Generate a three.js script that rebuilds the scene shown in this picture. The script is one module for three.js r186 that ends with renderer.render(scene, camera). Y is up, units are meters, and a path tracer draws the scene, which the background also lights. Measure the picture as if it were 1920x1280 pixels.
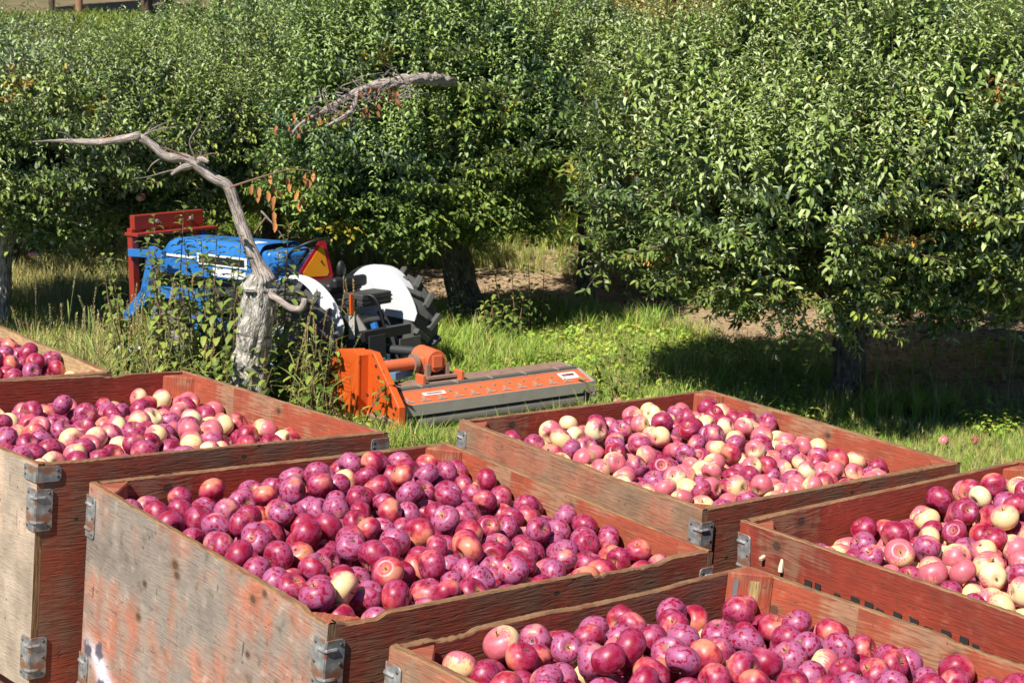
import * as THREE from 'three';
import { Sky } from 'three/addons/objects/Sky.js';
import { mergeGeometries, toCreasedNormals } from 'three/addons/utils/BufferGeometryUtils.js';
import { ImprovedNoise } from 'three/addons/math/ImprovedNoise.js';
import { RoundedBoxGeometry } from 'three/addons/geometries/RoundedBoxGeometry.js';

// ---------------------------------------------------------------- camera, sky, sun, exposure
const scene = new THREE.Scene();
const EYE = 2.9;                                        // metres above the orchard floor
const camera = new THREE.PerspectiveCamera(23.32, 1920 / 1280, 0.1, 600);
camera.position.set(0, EYE, 0);
camera.rotation.set(-THREE.MathUtils.degToRad(9.904), 0, 0);
camera.focus = 4.6;
camera.userData.fStop = 20;

const renderer = new THREE.WebGLRenderer({ antialias: true });
renderer.toneMapping = THREE.LinearToneMapping;
renderer.toneMappingExposure = 1.55;
renderer.shadowMap.enabled = true;

const SUN = new THREE.Vector3(-0.52, 0, 0.854).normalize().multiplyScalar(Math.cos(0.87));
SUN.y = Math.sin(0.87);
const sky = new Sky();
sky.name = 'sky'; sky.userData.kind = 'structure';
sky.scale.setScalar(500);
sky.material.uniforms.sunPosition.value.copy(SUN);
sky.material.uniforms.turbidity.value = 2;
sky.material.uniforms.rayleigh.value = 0.7;
sky.material.uniforms.mieCoefficient.value = 0.003;
scene.add(sky);
scene.environmentIntensity = 0.1;
const sun = new THREE.DirectionalLight(new THREE.Color(1, 0.955, 0.86), 5.0);
sun.name = 'sun';
sun.position.set(0, 0, -11).addScaledVector(SUN, 60);
sun.target.position.set(0, 0, -11);
sun.castShadow = true;
sun.shadow.mapSize.set(4096, 4096);
Object.assign(sun.shadow.camera, { left: -22, right: 22, top: 22, bottom: -22, near: 1, far: 140 });
scene.add(sun, sun.target);

// ---------------------------------------------------------------- helpers
function rng(seed) { let a = seed >>> 0; return () => { a = (a + 0x6D2B79F5) | 0; let t = Math.imul(a ^ (a >>> 15), 1 | a); t = (t + Math.imul(t ^ (t >>> 7), 61 | t)) ^ t; return ((t ^ (t >>> 14)) >>> 0) / 4294967296; }; }
const NO = new ImprovedNoise();
const n3 = (x, y, z = 0.37) => NO.noise(x + 31.7, y + 17.3, z + 5.1);
const fbm = (x, y, z = 0, o = 4) => { let s = 0, a = 0.5, f = 1; for (let i = 0; i < o; i++) { s += a * n3(x * f, y * f, z * f + i * 3.7); a *= 0.5; f *= 2.03; } return s; };
const clamp = (x, a = 0, b = 1) => Math.min(b, Math.max(a, x));
const sm = (a, b, x) => { const t = clamp((x - a) / (b - a)); return t * t * (3 - 2 * t); };
const mix = (a, b, t) => a + (b - a) * t;
const mix3 = (a, b, t) => [mix(a[0], b[0], t), mix(a[1], b[1], t), mix(a[2], b[2], t)];
const V = (x, y, z) => new THREE.Vector3(x, y, z);
const taken = {};
function numbered(n) { taken[n] = (taken[n] ?? -1) + 1; return taken[n] ? n + '_' + String(taken[n]).padStart(3, '0') : n; }
function thing(name, label, category, group) {
  const o = new THREE.Group(); o.name = numbered(name); o.userData = { label, category }; if (group) o.userData.group = group; scene.add(o); return o;
}
function part(parent, name, geo, mat, pos, rot) {
  const m = new THREE.Mesh(geo, mat); m.name = name; m.castShadow = m.receiveShadow = true;
  if (pos) m.position.set(...pos); if (rot) m.rotation.set(...rot); parent.add(m); return m;
}
function structure(name, geo, mat) { const m = part(scene, numbered(name), geo, mat); m.userData.kind = 'structure'; return m; }
function tex(w, h, fn, srgb = true) {
  const d = new Uint8Array(w * h * 4);
  for (let j = 0; j < h; j++) for (let i = 0; i < w; i++) { const c = fn((i + 0.5) / w, (j + 0.5) / h, i, j), k = (j * w + i) * 4; d[k] = clamp(c[0], 0, 255); d[k + 1] = clamp(c[1], 0, 255); d[k + 2] = clamp(c[2], 0, 255); d[k + 3] = 255; }
  const t = new THREE.DataTexture(d, w, h); t.magFilter = THREE.LinearFilter; t.minFilter = THREE.LinearMipmapLinearFilter; t.wrapS = t.wrapT = THREE.RepeatWrapping; t.generateMipmaps = true;
  if (srgb) t.colorSpace = THREE.SRGBColorSpace; t.needsUpdate = true; return t;
}
const M = (c, roughness = 0.6, metalness = 0, extra = {}) => new THREE.MeshStandardMaterial({ color: Array.isArray(c) ? new THREE.Color().setRGB(...c) : c, roughness, metalness, side: THREE.DoubleSide, ...extra });
const box = (w, h, d, x = 0, y = 0, z = 0, r = 0) => (r ? new RoundedBoxGeometry(w, h, d, 2, r) : new THREE.BoxGeometry(w, h, d)).translate(x, y, z);
const clean = (g) => { const o = g.index ? g.toNonIndexed() : g.clone(); for (const k of Object.keys(o.attributes)) if (!['position', 'normal', 'uv'].includes(k)) o.deleteAttribute(k); return o; };
const join = (...gs) => mergeGeometries(gs.flat().map(clean));
function rodGeo(a, b, r, r2 = r, seg = 10) {          // straight round bar from a to b
  const A = V(...a), B = V(...b), d = B.clone().sub(A), g = new THREE.CylinderGeometry(r2, r, d.length(), seg, 1).translate(0, d.length() / 2, 0);
  g.applyQuaternion(new THREE.Quaternion().setFromUnitVectors(V(0, 1, 0), d.normalize())); return g.translate(A.x, A.y, A.z);
}
function beam(a, b, w, h, r = 0.004) {                 // straight square bar from a to b
  const A = V(...a), B = V(...b), d = B.clone().sub(A), L = d.length(), z = d.normalize(), up = Math.abs(z.y) > 0.9 ? V(0, 0, 1) : V(0, 1, 0), x = V().crossVectors(up, z).normalize(), y = V().crossVectors(z, x);
  const g = new RoundedBoxGeometry(w, h, L, 1, r); g.applyMatrix4(new THREE.Matrix4().makeBasis(x, y, z)); const c = A.add(B).multiplyScalar(0.5); return g.translate(c.x, c.y, c.z);
}
// tapered limb along points with radii; rough bark relief in the mesh itself
function limbGeo(pts, radii, { seg = 10, rings = 14, rough = 0.1, freq = 14, seed = 0, cap = true, ridge = 0 } = {}) {
  const curve = new THREE.CatmullRomCurve3(pts.map((p) => V(...p)), false, 'catmullrom', 0.5), fr = curve.computeFrenetFrames(rings, false), pos = [], uv = [], idx = [];
  for (let i = 0; i <= rings; i++) {
    const t = i / rings, c = curve.getPointAt(t), k = t * (radii.length - 1), r0 = radii[Math.floor(k)], r1 = radii[Math.min(radii.length - 1, Math.floor(k) + 1)], r = mix(r0, r1, k % 1);
    for (let j = 0; j <= seg; j++) {
      const a = (j % seg) / seg * Math.PI * 2, nx = Math.cos(a), ny = Math.sin(a), d = V().addScaledVector(fr.normals[i], nx).addScaledVector(fr.binormals[i], ny);
      let rr = r * (1 + rough * 2 * fbm(c.x * freq + nx * 2.2 + seed, c.y * freq * 0.5 + seed, c.z * freq + ny * 2.2, 3));
      if (ridge) rr += ridge * (1 - Math.abs(n3(nx * 5 + seed, c.y * 3.1, ny * 5)) * 4);
      pos.push(c.x + d.x * rr, c.y + d.y * rr, c.z + d.z * rr); uv.push(j / seg * Math.max(1, Math.round(r * 12)), t * curve.getLength() * 2);
    }
  }
  for (let i = 0; i < rings; i++) for (let j = 0; j < seg; j++) { const a = i * (seg + 1) + j, b = a + seg + 1; idx.push(a, a + 1, b, b, a + 1, b + 1); }
  if (cap) for (const e of [0, rings]) { const c = curve.getPointAt(e / rings), k = pos.length / 3; pos.push(c.x, c.y, c.z); uv.push(0, 0); for (let j = 0; j < seg; j++) { const a = e * (seg + 1) + j; e ? idx.push(k, a, a + 1) : idx.push(k, a + 1, a); } }
  const g = new THREE.BufferGeometry(); g.setAttribute('position', new THREE.Float32BufferAttribute(pos, 3)); g.setAttribute('uv', new THREE.Float32BufferAttribute(uv, 2)); g.setIndex(idx); g.computeVertexNormals(); return g;
}

// ---------------------------------------------------------------- where the six bins stand (corner nearest the viewer, turn, size, tilt)
const ROLL = 0.0761, RIM = 1.2211, BIN_H = 0.735;
const BINS = {
  A: [-1.189, 4.322, 0.749, 1.21, 1.206, 0.037, -0.028, -0.026],
  C: [-0.306, 3.443, 0.699, 1.226, 1.157, -0.031, -0.004, 0.025],
  D: [0.646, 4.607, 0.666, 1.203, 1.184, -0.029, 0.021, 0.001],
  E: [1.429, 3.476, 0.622, 1.214, 1.2, 0.031, 0.062, -0.034],
  G: [0.669, 2.408, 0.764, 1.196, 1.2, -0.008, -0.02, 0.001],
  H: [-2.318, 5.277, 0.7, 1.2, 1.2, -0.06, 0, 0],
};
const rolled = (x, d, z) => V(x * Math.cos(ROLL) + z * Math.sin(ROLL), EYE - x * Math.sin(ROLL) + z * Math.cos(ROLL), -d);
for (const k in BINS) {
  const [x, d, a, w, l, dz, tx, ty] = BINS[k], z = -RIM + dz, F = rolled(x, d, z);
  const X = rolled(x + Math.cos(a), d + Math.sin(a), z + tx).sub(F).normalize(), Zr = rolled(x + Math.sin(a), d - Math.cos(a), z - ty).sub(F), Y = V().crossVectors(Zr, X).normalize(), Z = V().crossVectors(X, Y);
  const base = F.clone().addScaledVector(X, w / 2).addScaledVector(Z, -l / 2).addScaledVector(Y, -BIN_H);
  BINS[k] = { w, l, X, Y, Z, base, matrix: new THREE.Matrix4().makeBasis(X, Y, Z).setPosition(base) };
}
// the lie of the land: a bank that carries the bins, then the orchard floor, rising slowly behind
function bankAt(x, d) {
  let s = 0, ws = 0;
  const p = V(x, 0, -d);
  for (const k in BINS) {
    const b = BINS[k], q = p.clone().sub(b.base), lx = q.dot(b.X) - q.y * b.X.y, lz = q.dot(b.Z) - q.y * b.Z.y, ex = Math.max(0, Math.abs(lx) - b.w / 2), ez = Math.max(0, Math.abs(lz) - b.l / 2), e = Math.hypot(ex, ez);
    const y = b.base.y - ((x - b.base.x) * b.Y.x + (-d - b.base.z) * b.Y.z) / b.Y.y, wt = 1 / (0.0004 + e * e * e);
    s += y * wt; ws += wt;
  }
  return s / ws - 0.004;
}
function ground(x, d) {
  const far = Math.max(0, d - 20), hill = Math.max(0, d - 45);
  let y = 0.05 * far + 0.0009 * hill * hill + 0.05 * fbm(x * 0.35, d * 0.35, 2, 3) * sm(11, 13, d);
  if (d < 10.2) y = mix(bankAt(x, d), y, sm(7.0, 10.2, d));
  return y;
}
// how much bare earth shows at a place (1 bare, 0 grass)
function bare(x, d) {
  const mid = 20.4 - 1.55 * sm(-1, 2.2, x) * Math.max(0, Math.min(2.6, x + 0.2)) * 0.75;
  const track = 1 - sm(0.8, 1.7, Math.abs(d - mid + 0.8 * fbm(x * 0.6, d * 0.6, 4)));
  const under = (1 - sm(1.5, 2.6, Math.hypot(x - 4.6, (d - 14.6) * 0.9) + 0.9 * fbm(x * 1.1, d * 1.1, 9)));
  const under2 = (1 - sm(0.9, 1.9, Math.hypot(x - 1.0, (d - 22) * 0.7) + fbm(x, d, 1)));
  return clamp(Math.max(track * sm(-4, -1.5, x), under * 0.7, under2 * 0.6) + 0.5 * fbm(x * 2.2, d * 2.2, 6) * 0.5);
}

// ---------------------------------------------------------------- ground
{
  const xs = [], ds = [];
  for (let x = -90; x < -7; x += x < -20 ? 5 : 0.9) xs.push(x); for (let x = -7; x < 7; x += 0.12) xs.push(x); for (let x = 7; x <= 90; x += x > 20 ? 5 : 0.9) xs.push(x);
  for (let d = -12; d < 1; d += 0.8) ds.push(d); for (let d = 1; d < 24; d += 0.12) ds.push(d); for (let d = 24; d <= 170; d += d > 50 ? 4 : 0.8) ds.push(d);
  const pos = [], uv = [], idx = [], X0 = -12, X1 = 12, D0 = 4, D1 = 28;
  for (const d of ds) for (const x of xs) { pos.push(x, ground(x, d), -d); uv.push((x - X0) / (X1 - X0), (d - D0) / (D1 - D0)); }
  for (let j = 0; j < ds.length - 1; j++) for (let i = 0; i < xs.length - 1; i++) { const a = j * xs.length + i, b = a + xs.length; idx.push(a, a + 1, b, b, a + 1, b + 1); }
  const g = new THREE.BufferGeometry(); g.setAttribute('position', new THREE.Float32BufferAttribute(pos, 3)); g.setAttribute('uv', new THREE.Float32BufferAttribute(uv, 2)); g.setIndex(idx); g.computeVertexNormals();
  const R = rng(5);
  const t = tex(1100, 1100, (u, v) => {
    const x = mix(X0, X1, u), d = mix(D0, D1, v), b = bare(x, d), f = n3(x * 23, d * 23, 3), ff = R() - 0.5, c = fbm(x * 3, d * 3, 7, 3);
    const soil = mix3([138, 114, 88], [174, 148, 116], clamp(0.5 + c + f * 0.4)), turf = mix3([84, 84, 40], [120, 116, 58], clamp(0.5 + c * 1.3 + f * 0.5)), straw = [168, 148, 98];
    let q = mix3(turf, soil, sm(0.25, 0.75, b + f * 0.25)); q = mix3(q, straw, clamp(0.35 * sm(0.1, 0.5, n3(x * 9, d * 31, 1)) + 0.3 * sm(0.15, 0.4, fbm(x * 1.7, d * 1.7, 12)) * (1 - b)));
    const k = 1 + ff * 0.3; return [q[0] * k, q[1] * k, q[2] * k];
  });
  t.wrapS = t.wrapT = THREE.MirroredRepeatWrapping;
  const bump = tex(512, 512, (u, v) => { const k = 128 + 150 * fbm(u * 40, v * 40, 3, 4) + (R() - 0.5) * 60; return [k, k, k]; }, false); bump.repeat.set(9, 9);
  const far = new THREE.PlaneGeometry(180, 80, 60, 40).rotateX(-Math.PI / 2).translate(0, 0, -126); { const p = far.attributes.position; for (let i = 0; i < p.count; i++) p.setY(i, ground(p.getX(i), -p.getZ(i)) + 0.06 + 0.3 * fbm(p.getX(i) * 0.3, p.getZ(i) * 0.3) * sm(86, 96, -p.getZ(i))); far.computeVertexNormals(); }
  const ft = tex(256, 256, (u, v) => { const f = fbm(u * 18, v * 18, 5, 4); return mix3([122, 96, 72], [88, 90, 52], clamp(0.5 + f * 1.8)); }); ft.repeat.set(6, 3); structure('hillside', far, new THREE.MeshStandardMaterial({ map: ft, roughness: 1 }));
  structure('ground', g, new THREE.MeshStandardMaterial({ map: t, bumpMap: bump, bumpScale: 0.02, roughness: 1 }));
}

// ---------------------------------------------------------------- shared materials
function barkTex(a, b, c, seed) { return tex(256, 512, (u, v) => { const w = Math.cos(u * 6.283), z = Math.sin(u * 6.283), f = fbm(w * 2.4 + seed, v * 7, z * 2.4, 5), r = 1 - Math.abs(n3(w * 4 + seed, v * 3, z * 4)) * 3; let q = mix3(a, b, clamp(0.5 + f * 1.5)); q = mix3(q, c, sm(0.2, 0.7, fbm(w * 5, v * 11, z * 5 + seed) * 2)); const k = 0.82 + 0.25 * r; return [q[0] * k, q[1] * k, q[2] * k]; }); }
const barkBump = tex(256, 512, (u, v) => { const w = Math.cos(u * 6.283), z = Math.sin(u * 6.283), k = 255 * clamp(1 - Math.abs(n3(w * 5, v * 9, z * 5)) * 2.2 + 0.6 * fbm(w * 9, v * 30, z * 9)); return [k, k, k]; }, false);
const BARK = new THREE.MeshStandardMaterial({ map: barkTex([96, 84, 72], [142, 130, 116], [70, 62, 54], 3), bumpMap: barkBump, bumpScale: 0.02, roughness: 0.95 });
const OLDBARK = new THREE.MeshStandardMaterial({ map: barkTex([164, 156, 144], [206, 198, 186], [124, 114, 102], 8), bumpMap: barkBump, bumpScale: 0.007, roughness: 0.95 });
const DEADWOOD = new THREE.MeshStandardMaterial({ map: barkTex([170, 152, 142], [204, 190, 180], [132, 112, 100], 5), bumpMap: barkBump, bumpScale: 0.003, roughness: 0.9 });
const TWIG = M('#7d5a4c', 0.9);
const LICHEN = new THREE.MeshStandardMaterial({ map: barkTex([150, 140, 98], [176, 166, 128], [120, 110, 84], 2), bumpMap: barkBump, bumpScale: 0.004, roughness: 1 });
const leafMat = (rough = 0.42, tr = 0.2) => new THREE.MeshPhysicalMaterial({ color: 0xffffff, vertexColors: true, roughness: rough, transmission: tr, thickness: 0, side: THREE.DoubleSide, specularIntensity: 0.5 });
const LEAF = leafMat(0.5, 0), GRASSM = leafMat(0.6, 0);

// ---------------------------------------------------------------- leaves: a folded, drooping blade with a pale underside
class Leaves {
  constructor() { this.p = []; this.c = []; this.i = []; }
  leaf(at, dir, up, L, W, droop, fold, top, under) {
    const side = V().crossVectors(dir, up).normalize(), d = dir.clone().normalize(), axis = side.clone(), ts = [0, 0.32, 0.68, 1], ws = [0.0, 0.5, 0.42, 0], c = at.clone().addScaledVector(d, L * 0.18), P = [];
    let last = 0;
    for (let k = 0; k < 4; k++) {
      d.applyAxisAngle(axis, -droop * (ts[k] - last)); c.addScaledVector(d, L * (ts[k] - last)); last = ts[k];
      const n = V().crossVectors(side, d).normalize(), w = W * ws[k];
      P.push([c.clone(), c.clone().addScaledVector(side, w).addScaledVector(n, w * fold), c.clone().addScaledVector(side, -w).addScaledVector(n, w * fold), n]);
    }
    for (const under_ of [0, 1]) {
      const b = this.p.length / 3, col = under_ ? under : top, o = under_ ? -0.0007 : 0;
      const put = (v, n) => { this.p.push(v.x + n.x * o, v.y + n.y * o, v.z + n.z * o); this.c.push(...col); };
      put(P[0][0], P[0][3]); for (const k of [1, 2]) for (let j = 0; j < 3; j++) put(P[k][j], P[k][3]); put(P[3][0], P[3][3]);
      // 0 base; 1 mid 2 right 3 left; 4 mid 5 right 6 left; 7 tip
      const T = [[0, 2, 1], [0, 1, 3], [1, 2, 5], [1, 5, 4], [1, 4, 6], [1, 6, 3], [4, 5, 7], [4, 7, 6]];
      for (const t of T) under_ ? this.i.push(b + t[0], b + t[2], b + t[1]) : this.i.push(b + t[0], b + t[1], b + t[2]);
    }
  }
  stem(a, b, r, col) {
    const d = b.clone().sub(a), x = V(d.y, d.z, d.x).cross(d).normalize(), y = V().crossVectors(d, x).normalize(), k = this.p.length / 3;
    for (const [q, s] of [[a, 1], [b, 0.6]]) for (let j = 0; j < 3; j++) { const t = j * 2.094; this.p.push(...q.clone().addScaledVector(x, r * s * Math.cos(t)).addScaledVector(y, r * s * Math.sin(t)).toArray()); this.c.push(...col); }
    for (let j = 0; j < 3; j++) { const n = (j + 1) % 3; this.i.push(k + j, k + n, k + 3 + j, k + 3 + j, k + n, k + 3 + n); }
  }
  build() { const g = new THREE.BufferGeometry(); g.setAttribute('position', new THREE.Float32BufferAttribute(this.p, 3)); g.setAttribute('color', new THREE.Float32BufferAttribute(this.c, 3)); g.setIndex(this.i); g.computeVertexNormals(); return g; }
}
const TOPS = [[0.145, 0.2, 0.036], [0.1, 0.15, 0.026], [0.195, 0.245, 0.05], [0.13, 0.175, 0.04], [0.24, 0.29, 0.05], [0.31, 0.36, 0.17], [0.07, 0.12, 0.018]], UNDER = [[0.3, 0.36, 0.19], [0.27, 0.33, 0.16], [0.35, 0.4, 0.24]];
const SAGE = [[0.2, 0.25, 0.08], [0.25, 0.3, 0.12], [0.16, 0.22, 0.05], [0.28, 0.33, 0.16], [0.12, 0.17, 0.035]];
const STEMC = [0.13, 0.1, 0.06];
// a side spray: axis +y (outwards), +z is its upper side
function sprayGeo(seed, n = 50, len = 0.36, ls = 0.63, tops = TOPS) {
  const R = rng(seed), B = new Leaves(), twigs = [[V(0, 0, 0), V(0, len, 0.04)], [V(0, len * 0.25, 0), V(0.16, len * 0.6, 0.05)], [V(0, len * 0.4, 0.01), V(-0.15, len * 0.8, 0.03)], [V(0, len * 0.1, 0), V(-0.12, len * 0.3, 0.08)]];
  for (const [a, b] of twigs) B.stem(a, b, 0.0035, STEMC);
  for (let k = 0; k < n; k++) {
    const [a, b] = twigs[k % 4 === 3 ? 3 : k % 3], t = 0.15 + 0.85 * R(), p = a.clone().lerp(b, t), an = R() * 6.283, dir = b.clone().sub(a).normalize().multiplyScalar(0.45 + 0.4 * t).add(V(Math.cos(an) * 0.9, (R() - 0.4) * 0.5, Math.sin(an) * 0.7)).normalize();
    const up = V((R() - 0.5) * 0.9, (R() - 0.5) * 0.9, 1).addScaledVector(dir, -dir.z).normalize();
    B.leaf(p, dir, up, ls * (0.08 + 0.045 * R()), ls * (0.03 + 0.018 * R()), -0.2 + 1.9 * R(), 0.4 + 0.6 * R(), tops[Math.floor(R() * tops.length)], UNDER[Math.floor(R() * 3)]);
  }
  return B.build();
}
// an upright shoot: axis +y (up)
function shootGeo(seed, len = 0.5, n = 20, ls = 1, tops = TOPS) {
  const R = rng(seed), B = new Leaves(), bend = [(R() - 0.5) * 0.15, (R() - 0.5) * 0.15], at = (t) => V(bend[0] * t * t, len * t, bend[1] * t * t);
  B.stem(at(0), at(0.5), 0.004, STEMC); B.stem(at(0.5), at(1), 0.003, STEMC);
  for (let k = 0; k < n; k++) {
    const t = 0.12 + 0.88 * k / (n - 1), an = k * 2.4 + R() * 0.5, lift = mix(0.6, 1.9, t * t), dir = V(Math.cos(an), lift, Math.sin(an)).normalize(), up = V(0, 1, 0).addScaledVector(dir, -dir.y).normalize(), s = mix(1, 0.55, t * t);
    B.leaf(at(t), dir, up, ls * s * (0.1 + 0.045 * R()), ls * s * (0.03 + 0.016 * R()), 0.6 + 1.5 * R(), 0.35 + 0.4 * R(), tops[Math.floor(R() * tops.length)], UNDER[Math.floor(R() * 3)]);
  }
  return B.build();
}
const SPRAYS = [1, 2, 3, 4, 5].map((s) => sprayGeo(100 + s)), SHOOTS = [1, 2, 3, 4].map((s) => shootGeo(200 + s, 0.4 + 0.08 * s, 26 + s * 3, 0.74, SAGE));
const FARSPRAYS = [1, 2, 3].map((s) => sprayGeo(130 + s, 48, 0.5, 0.85));
function copies(parent, name, geo, mat, list, kind = 'stuff') {
  const m = new THREE.InstancedMesh(geo, mat, list.length); m.name = name; m.castShadow = m.receiveShadow = true; if (kind) m.userData.kind = kind;
  list.forEach(([mx, c], i) => { m.setMatrixAt(i, mx); m.setColorAt(i, c); }); parent.add(m); return m;
}
const frame = (p, y, zhint, s, spin = 0) => {
  const Y = y.clone().normalize(), X = V().crossVectors(Y, zhint).normalize(), Z = V().crossVectors(X, Y), m = new THREE.Matrix4().makeBasis(X.multiplyScalar(s), Y.multiplyScalar(s), Z.multiplyScalar(s));
  if (spin) m.multiply(new THREE.Matrix4().makeRotationY(spin)); return m.setPosition(p);
};
const UPV = V(0, 1, 0);
let treeNo = 0;
function appleTree(name, label, o) {
  const R = rng(900 + 17 * treeNo++), t = thing(name, label, 'tree', o.group), gy = ground(o.x, o.d); t.position.set(o.x, gy, -o.d);
  const { r = 2, h = 3.4, low = 0.8, trunk = 0.14, n = 1200, far = false, lean = [0, 0], tint = [1, 1, 1], lobes = null, ups = Math.round(n * 0.25), spread = 1 } = o, th = low + 0.35;
  const bark = o.bark ?? BARK, top = V(lean[0], th, lean[1]);
  part(t, 'trunk', limbGeo([[0, -0.05, 0], [lean[0] * 0.25, th * 0.35, lean[1] * 0.25], [lean[0] * 0.6, th * 0.7, lean[1] * 0.6], top.toArray()], [trunk * 1.35, trunk, trunk * 0.95, trunk * 1.05], { seg: far ? 8 : 16, rings: far ? 6 : 22, rough: 0.22, freq: 6, seed: treeNo }), bark);
  const L = lobes ?? Array.from({ length: far ? 5 : 8 }, (_, k) => {
    const K = far ? 5 : 8; if (k === K - 1) return [lean[0], mix(low, h, 0.68), lean[1], r * 0.62, (h - low) * 0.34, r * 0.62];
    const a = k / (K - 1) * 6.283 + R(), q = r * (0.5 + 0.15 * R()), y = mix(low, h, 0.34 + 0.22 * R());
    return [lean[0] + Math.cos(a) * q, y, lean[1] + Math.sin(a) * q, r * (0.42 + 0.12 * R()), (h - low) * (0.27 + 0.09 * R()), r * (0.42 + 0.12 * R())];
  });
  L.forEach((l, k) => {
    if (far && k > 2) return; const e = V(l[0], l[1], l[2]), m = top.clone().lerp(e, 0.5).add(V(0, -0.12, 0));
    part(t, 'limb', limbGeo([top.clone().add(V(0, -0.12, 0)).toArray(), m.toArray(), e.toArray()], [trunk * 0.55, trunk * 0.4, trunk * 0.16], { seg: 7, rings: 8, rough: 0.15, freq: 8, seed: k }), bark);
  });
  const side = [], upr = [], tot = L.reduce((s, l) => s + l[3] * l[5] + l[3] * l[4], 0), S = (far ? 1.25 : 1) * (o.size ?? 1);
  for (const l of L) {
    const k = Math.round(n * (l[3] * l[5] + l[3] * l[4]) / tot);
    for (let i = 0; i < k; i++) {
      const z = R() * 2 - 1, a = R() * 6.283, q = Math.sqrt(1 - z * z), dir = V(q * Math.cos(a), z, q * Math.sin(a)), rad = R() < 0.75 ? 0.72 + 0.3 * R() : 0.35 + 0.4 * R(), bumpy = 1 + 0.28 * n3(dir.x * 2 + l[0], dir.y * 2 + l[1], dir.z * 2 + treeNo);
      const p = V(l[0] + dir.x * l[3] * rad * bumpy, l[1] + dir.y * l[4] * rad * bumpy, l[2] + dir.z * l[5] * rad * bumpy);
      if (n3(p.x * 1.5 + treeNo * 3, p.y * 1.5, p.z * 1.5) < (far ? -0.3 : -0.2) || p.y < 0.35) continue;
      if (o.hole && o.hole(p)) continue;
      const ax = dir.clone().multiplyScalar(0.8).add(V((R() - 0.5) * 1.2, 0.25 + (R() - 0.5) * 1.2, (R() - 0.5) * 1.2)).normalize(), f = 0.75 + 0.5 * R(), w = n3(p.x * 1.1, p.y * 1.1 + 9, p.z * 1.1 + treeNo);
      const c = new THREE.Color().setRGB(tint[0] * f * (1 + 0.5 * w), tint[1] * f * (1 + 0.3 * w), tint[2] * f); { const od = R(); if (od < 0.012) c.setRGB(2.2, 1.4, 0.7); else if (od < 0.016) c.setRGB(2.0, 0.85, 0.55); }
      side.push([frame(p, ax, Math.abs(ax.y) > 0.9 ? dir.clone().setY(0.1) : UPV, S * (0.8 + 0.45 * R())), c]);
    }
  }
  for (let i = 0; i < ups; i++) {
    const l = L[Math.floor(R() * L.length)], a = R() * 6.283, q = Math.sqrt(R()), dir = V(q * Math.cos(a), Math.sqrt(1 - q * q) - (R() < 0.4 ? 0.5 : 0), q * Math.sin(a)), p = V(l[0] + dir.x * l[3] * 0.95, l[1] + dir.y * l[4] * 0.93, l[2] + dir.z * l[5] * 0.95);
    if (o.hole && o.hole(p)) continue;
    const f = 0.95 + 0.5 * R();
    upr.push([frame(p, UPV.clone().addScaledVector(V(dir.x, 0, dir.z), 0.25 + 0.25 * R()).add(V((R() - 0.5) * 0.25, 0, (R() - 0.5) * 0.25)), V(0, 0, 1), S * (0.7 + 0.6 * R()), R() * 6), new THREE.Color().setRGB(tint[0] * f * 1.1, tint[1] * f * 1.1, tint[2] * f * 1.05)]);
  }
  copies(t, 'crown', far ? FARSPRAYS[treeNo % 3] : SPRAYS[treeNo % 5], LEAF, side);
  copies(t, 'upright_shoots', SHOOTS[treeNo % 4], LEAF, upr);
  return t;
}

// ---------------------------------------------------------------- the orchard
const NEARROW = 'apple trees of the front row', BACKROW = 'apple trees in the rows behind';
appleTree('apple_tree', 'big leafy apple tree whose low crown fills the right half, trunk in deep shade', { x: 2.8, d: 13.5, r: 2.2, h: 3.3, low: 0.56, trunk: 0.14, n: 3500, ups: 2400, bark: BARK, hole: (p) => p.y < 1.05 - 0.35 * (p.x + 1.2) && p.x < -0.6 });
appleTree('apple_tree', 'apple tree at the right edge, half cut off by the frame', { x: 5.5, d: 14.6, r: 2.0, h: 3.5, low: 0.9, trunk: 0.14, n: 1700 });
const T2 = appleTree('apple_tree', 'dense dark apple tree with thick leaning trunk behind the white tractor fender', { x: -0.42, d: 17.1, r: 1.6, h: 3.2, low: 1.02, trunk: 0.17, n: 2700, ups: 800, lean: [-0.38, 0.15], lobes: [[-1.2, 1.75, 0.3, 0.75, 0.6, 0.7], [-0.5, 1.6, 0.6, 0.8, 0.5, 0.6], [0.3, 1.75, 0.45, 0.75, 0.6, 0.65], [-0.1, 2.4, 0.2, 0.9, 0.7, 0.75], [-1.0, 2.5, 0.2, 0.8, 0.6, 0.7], [0.5, 2.35, 0.3, 0.55, 0.55, 0.55], [-0.6, 2.85, -0.1, 0.8, 0.4, 0.6], [-0.4, 1.7, -0.5, 0.8, 0.5, 0.5]], tint: [0.88, 0.96, 0.88] });
appleTree('apple_tree', 'apple tree on the left whose branches hang in front of the red tractor guard', { x: -5.35, d: 17.1, r: 1.7, h: 2.7, low: 0.95, trunk: 0.075, n: 1900, ups: 420, lean: [0.15, 0], bark: OLDBARK });
appleTree('apple_tree', 'slender apple tree with yellow fruit between the left edge and the dead branch', { x: -4.15, d: 18.2, r: 1.35, h: 2.75, low: 0.95, trunk: 0.08, n: 1200, ups: 400 });
appleTree('apple_tree', 'shadowy apple tree directly behind the blue tractor hood', { x: -3.0, d: 20.6, r: 1.9, h: 3.0, low: 0.95, n: 1700, tint: [0.95, 0.97, 0.95] });
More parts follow.
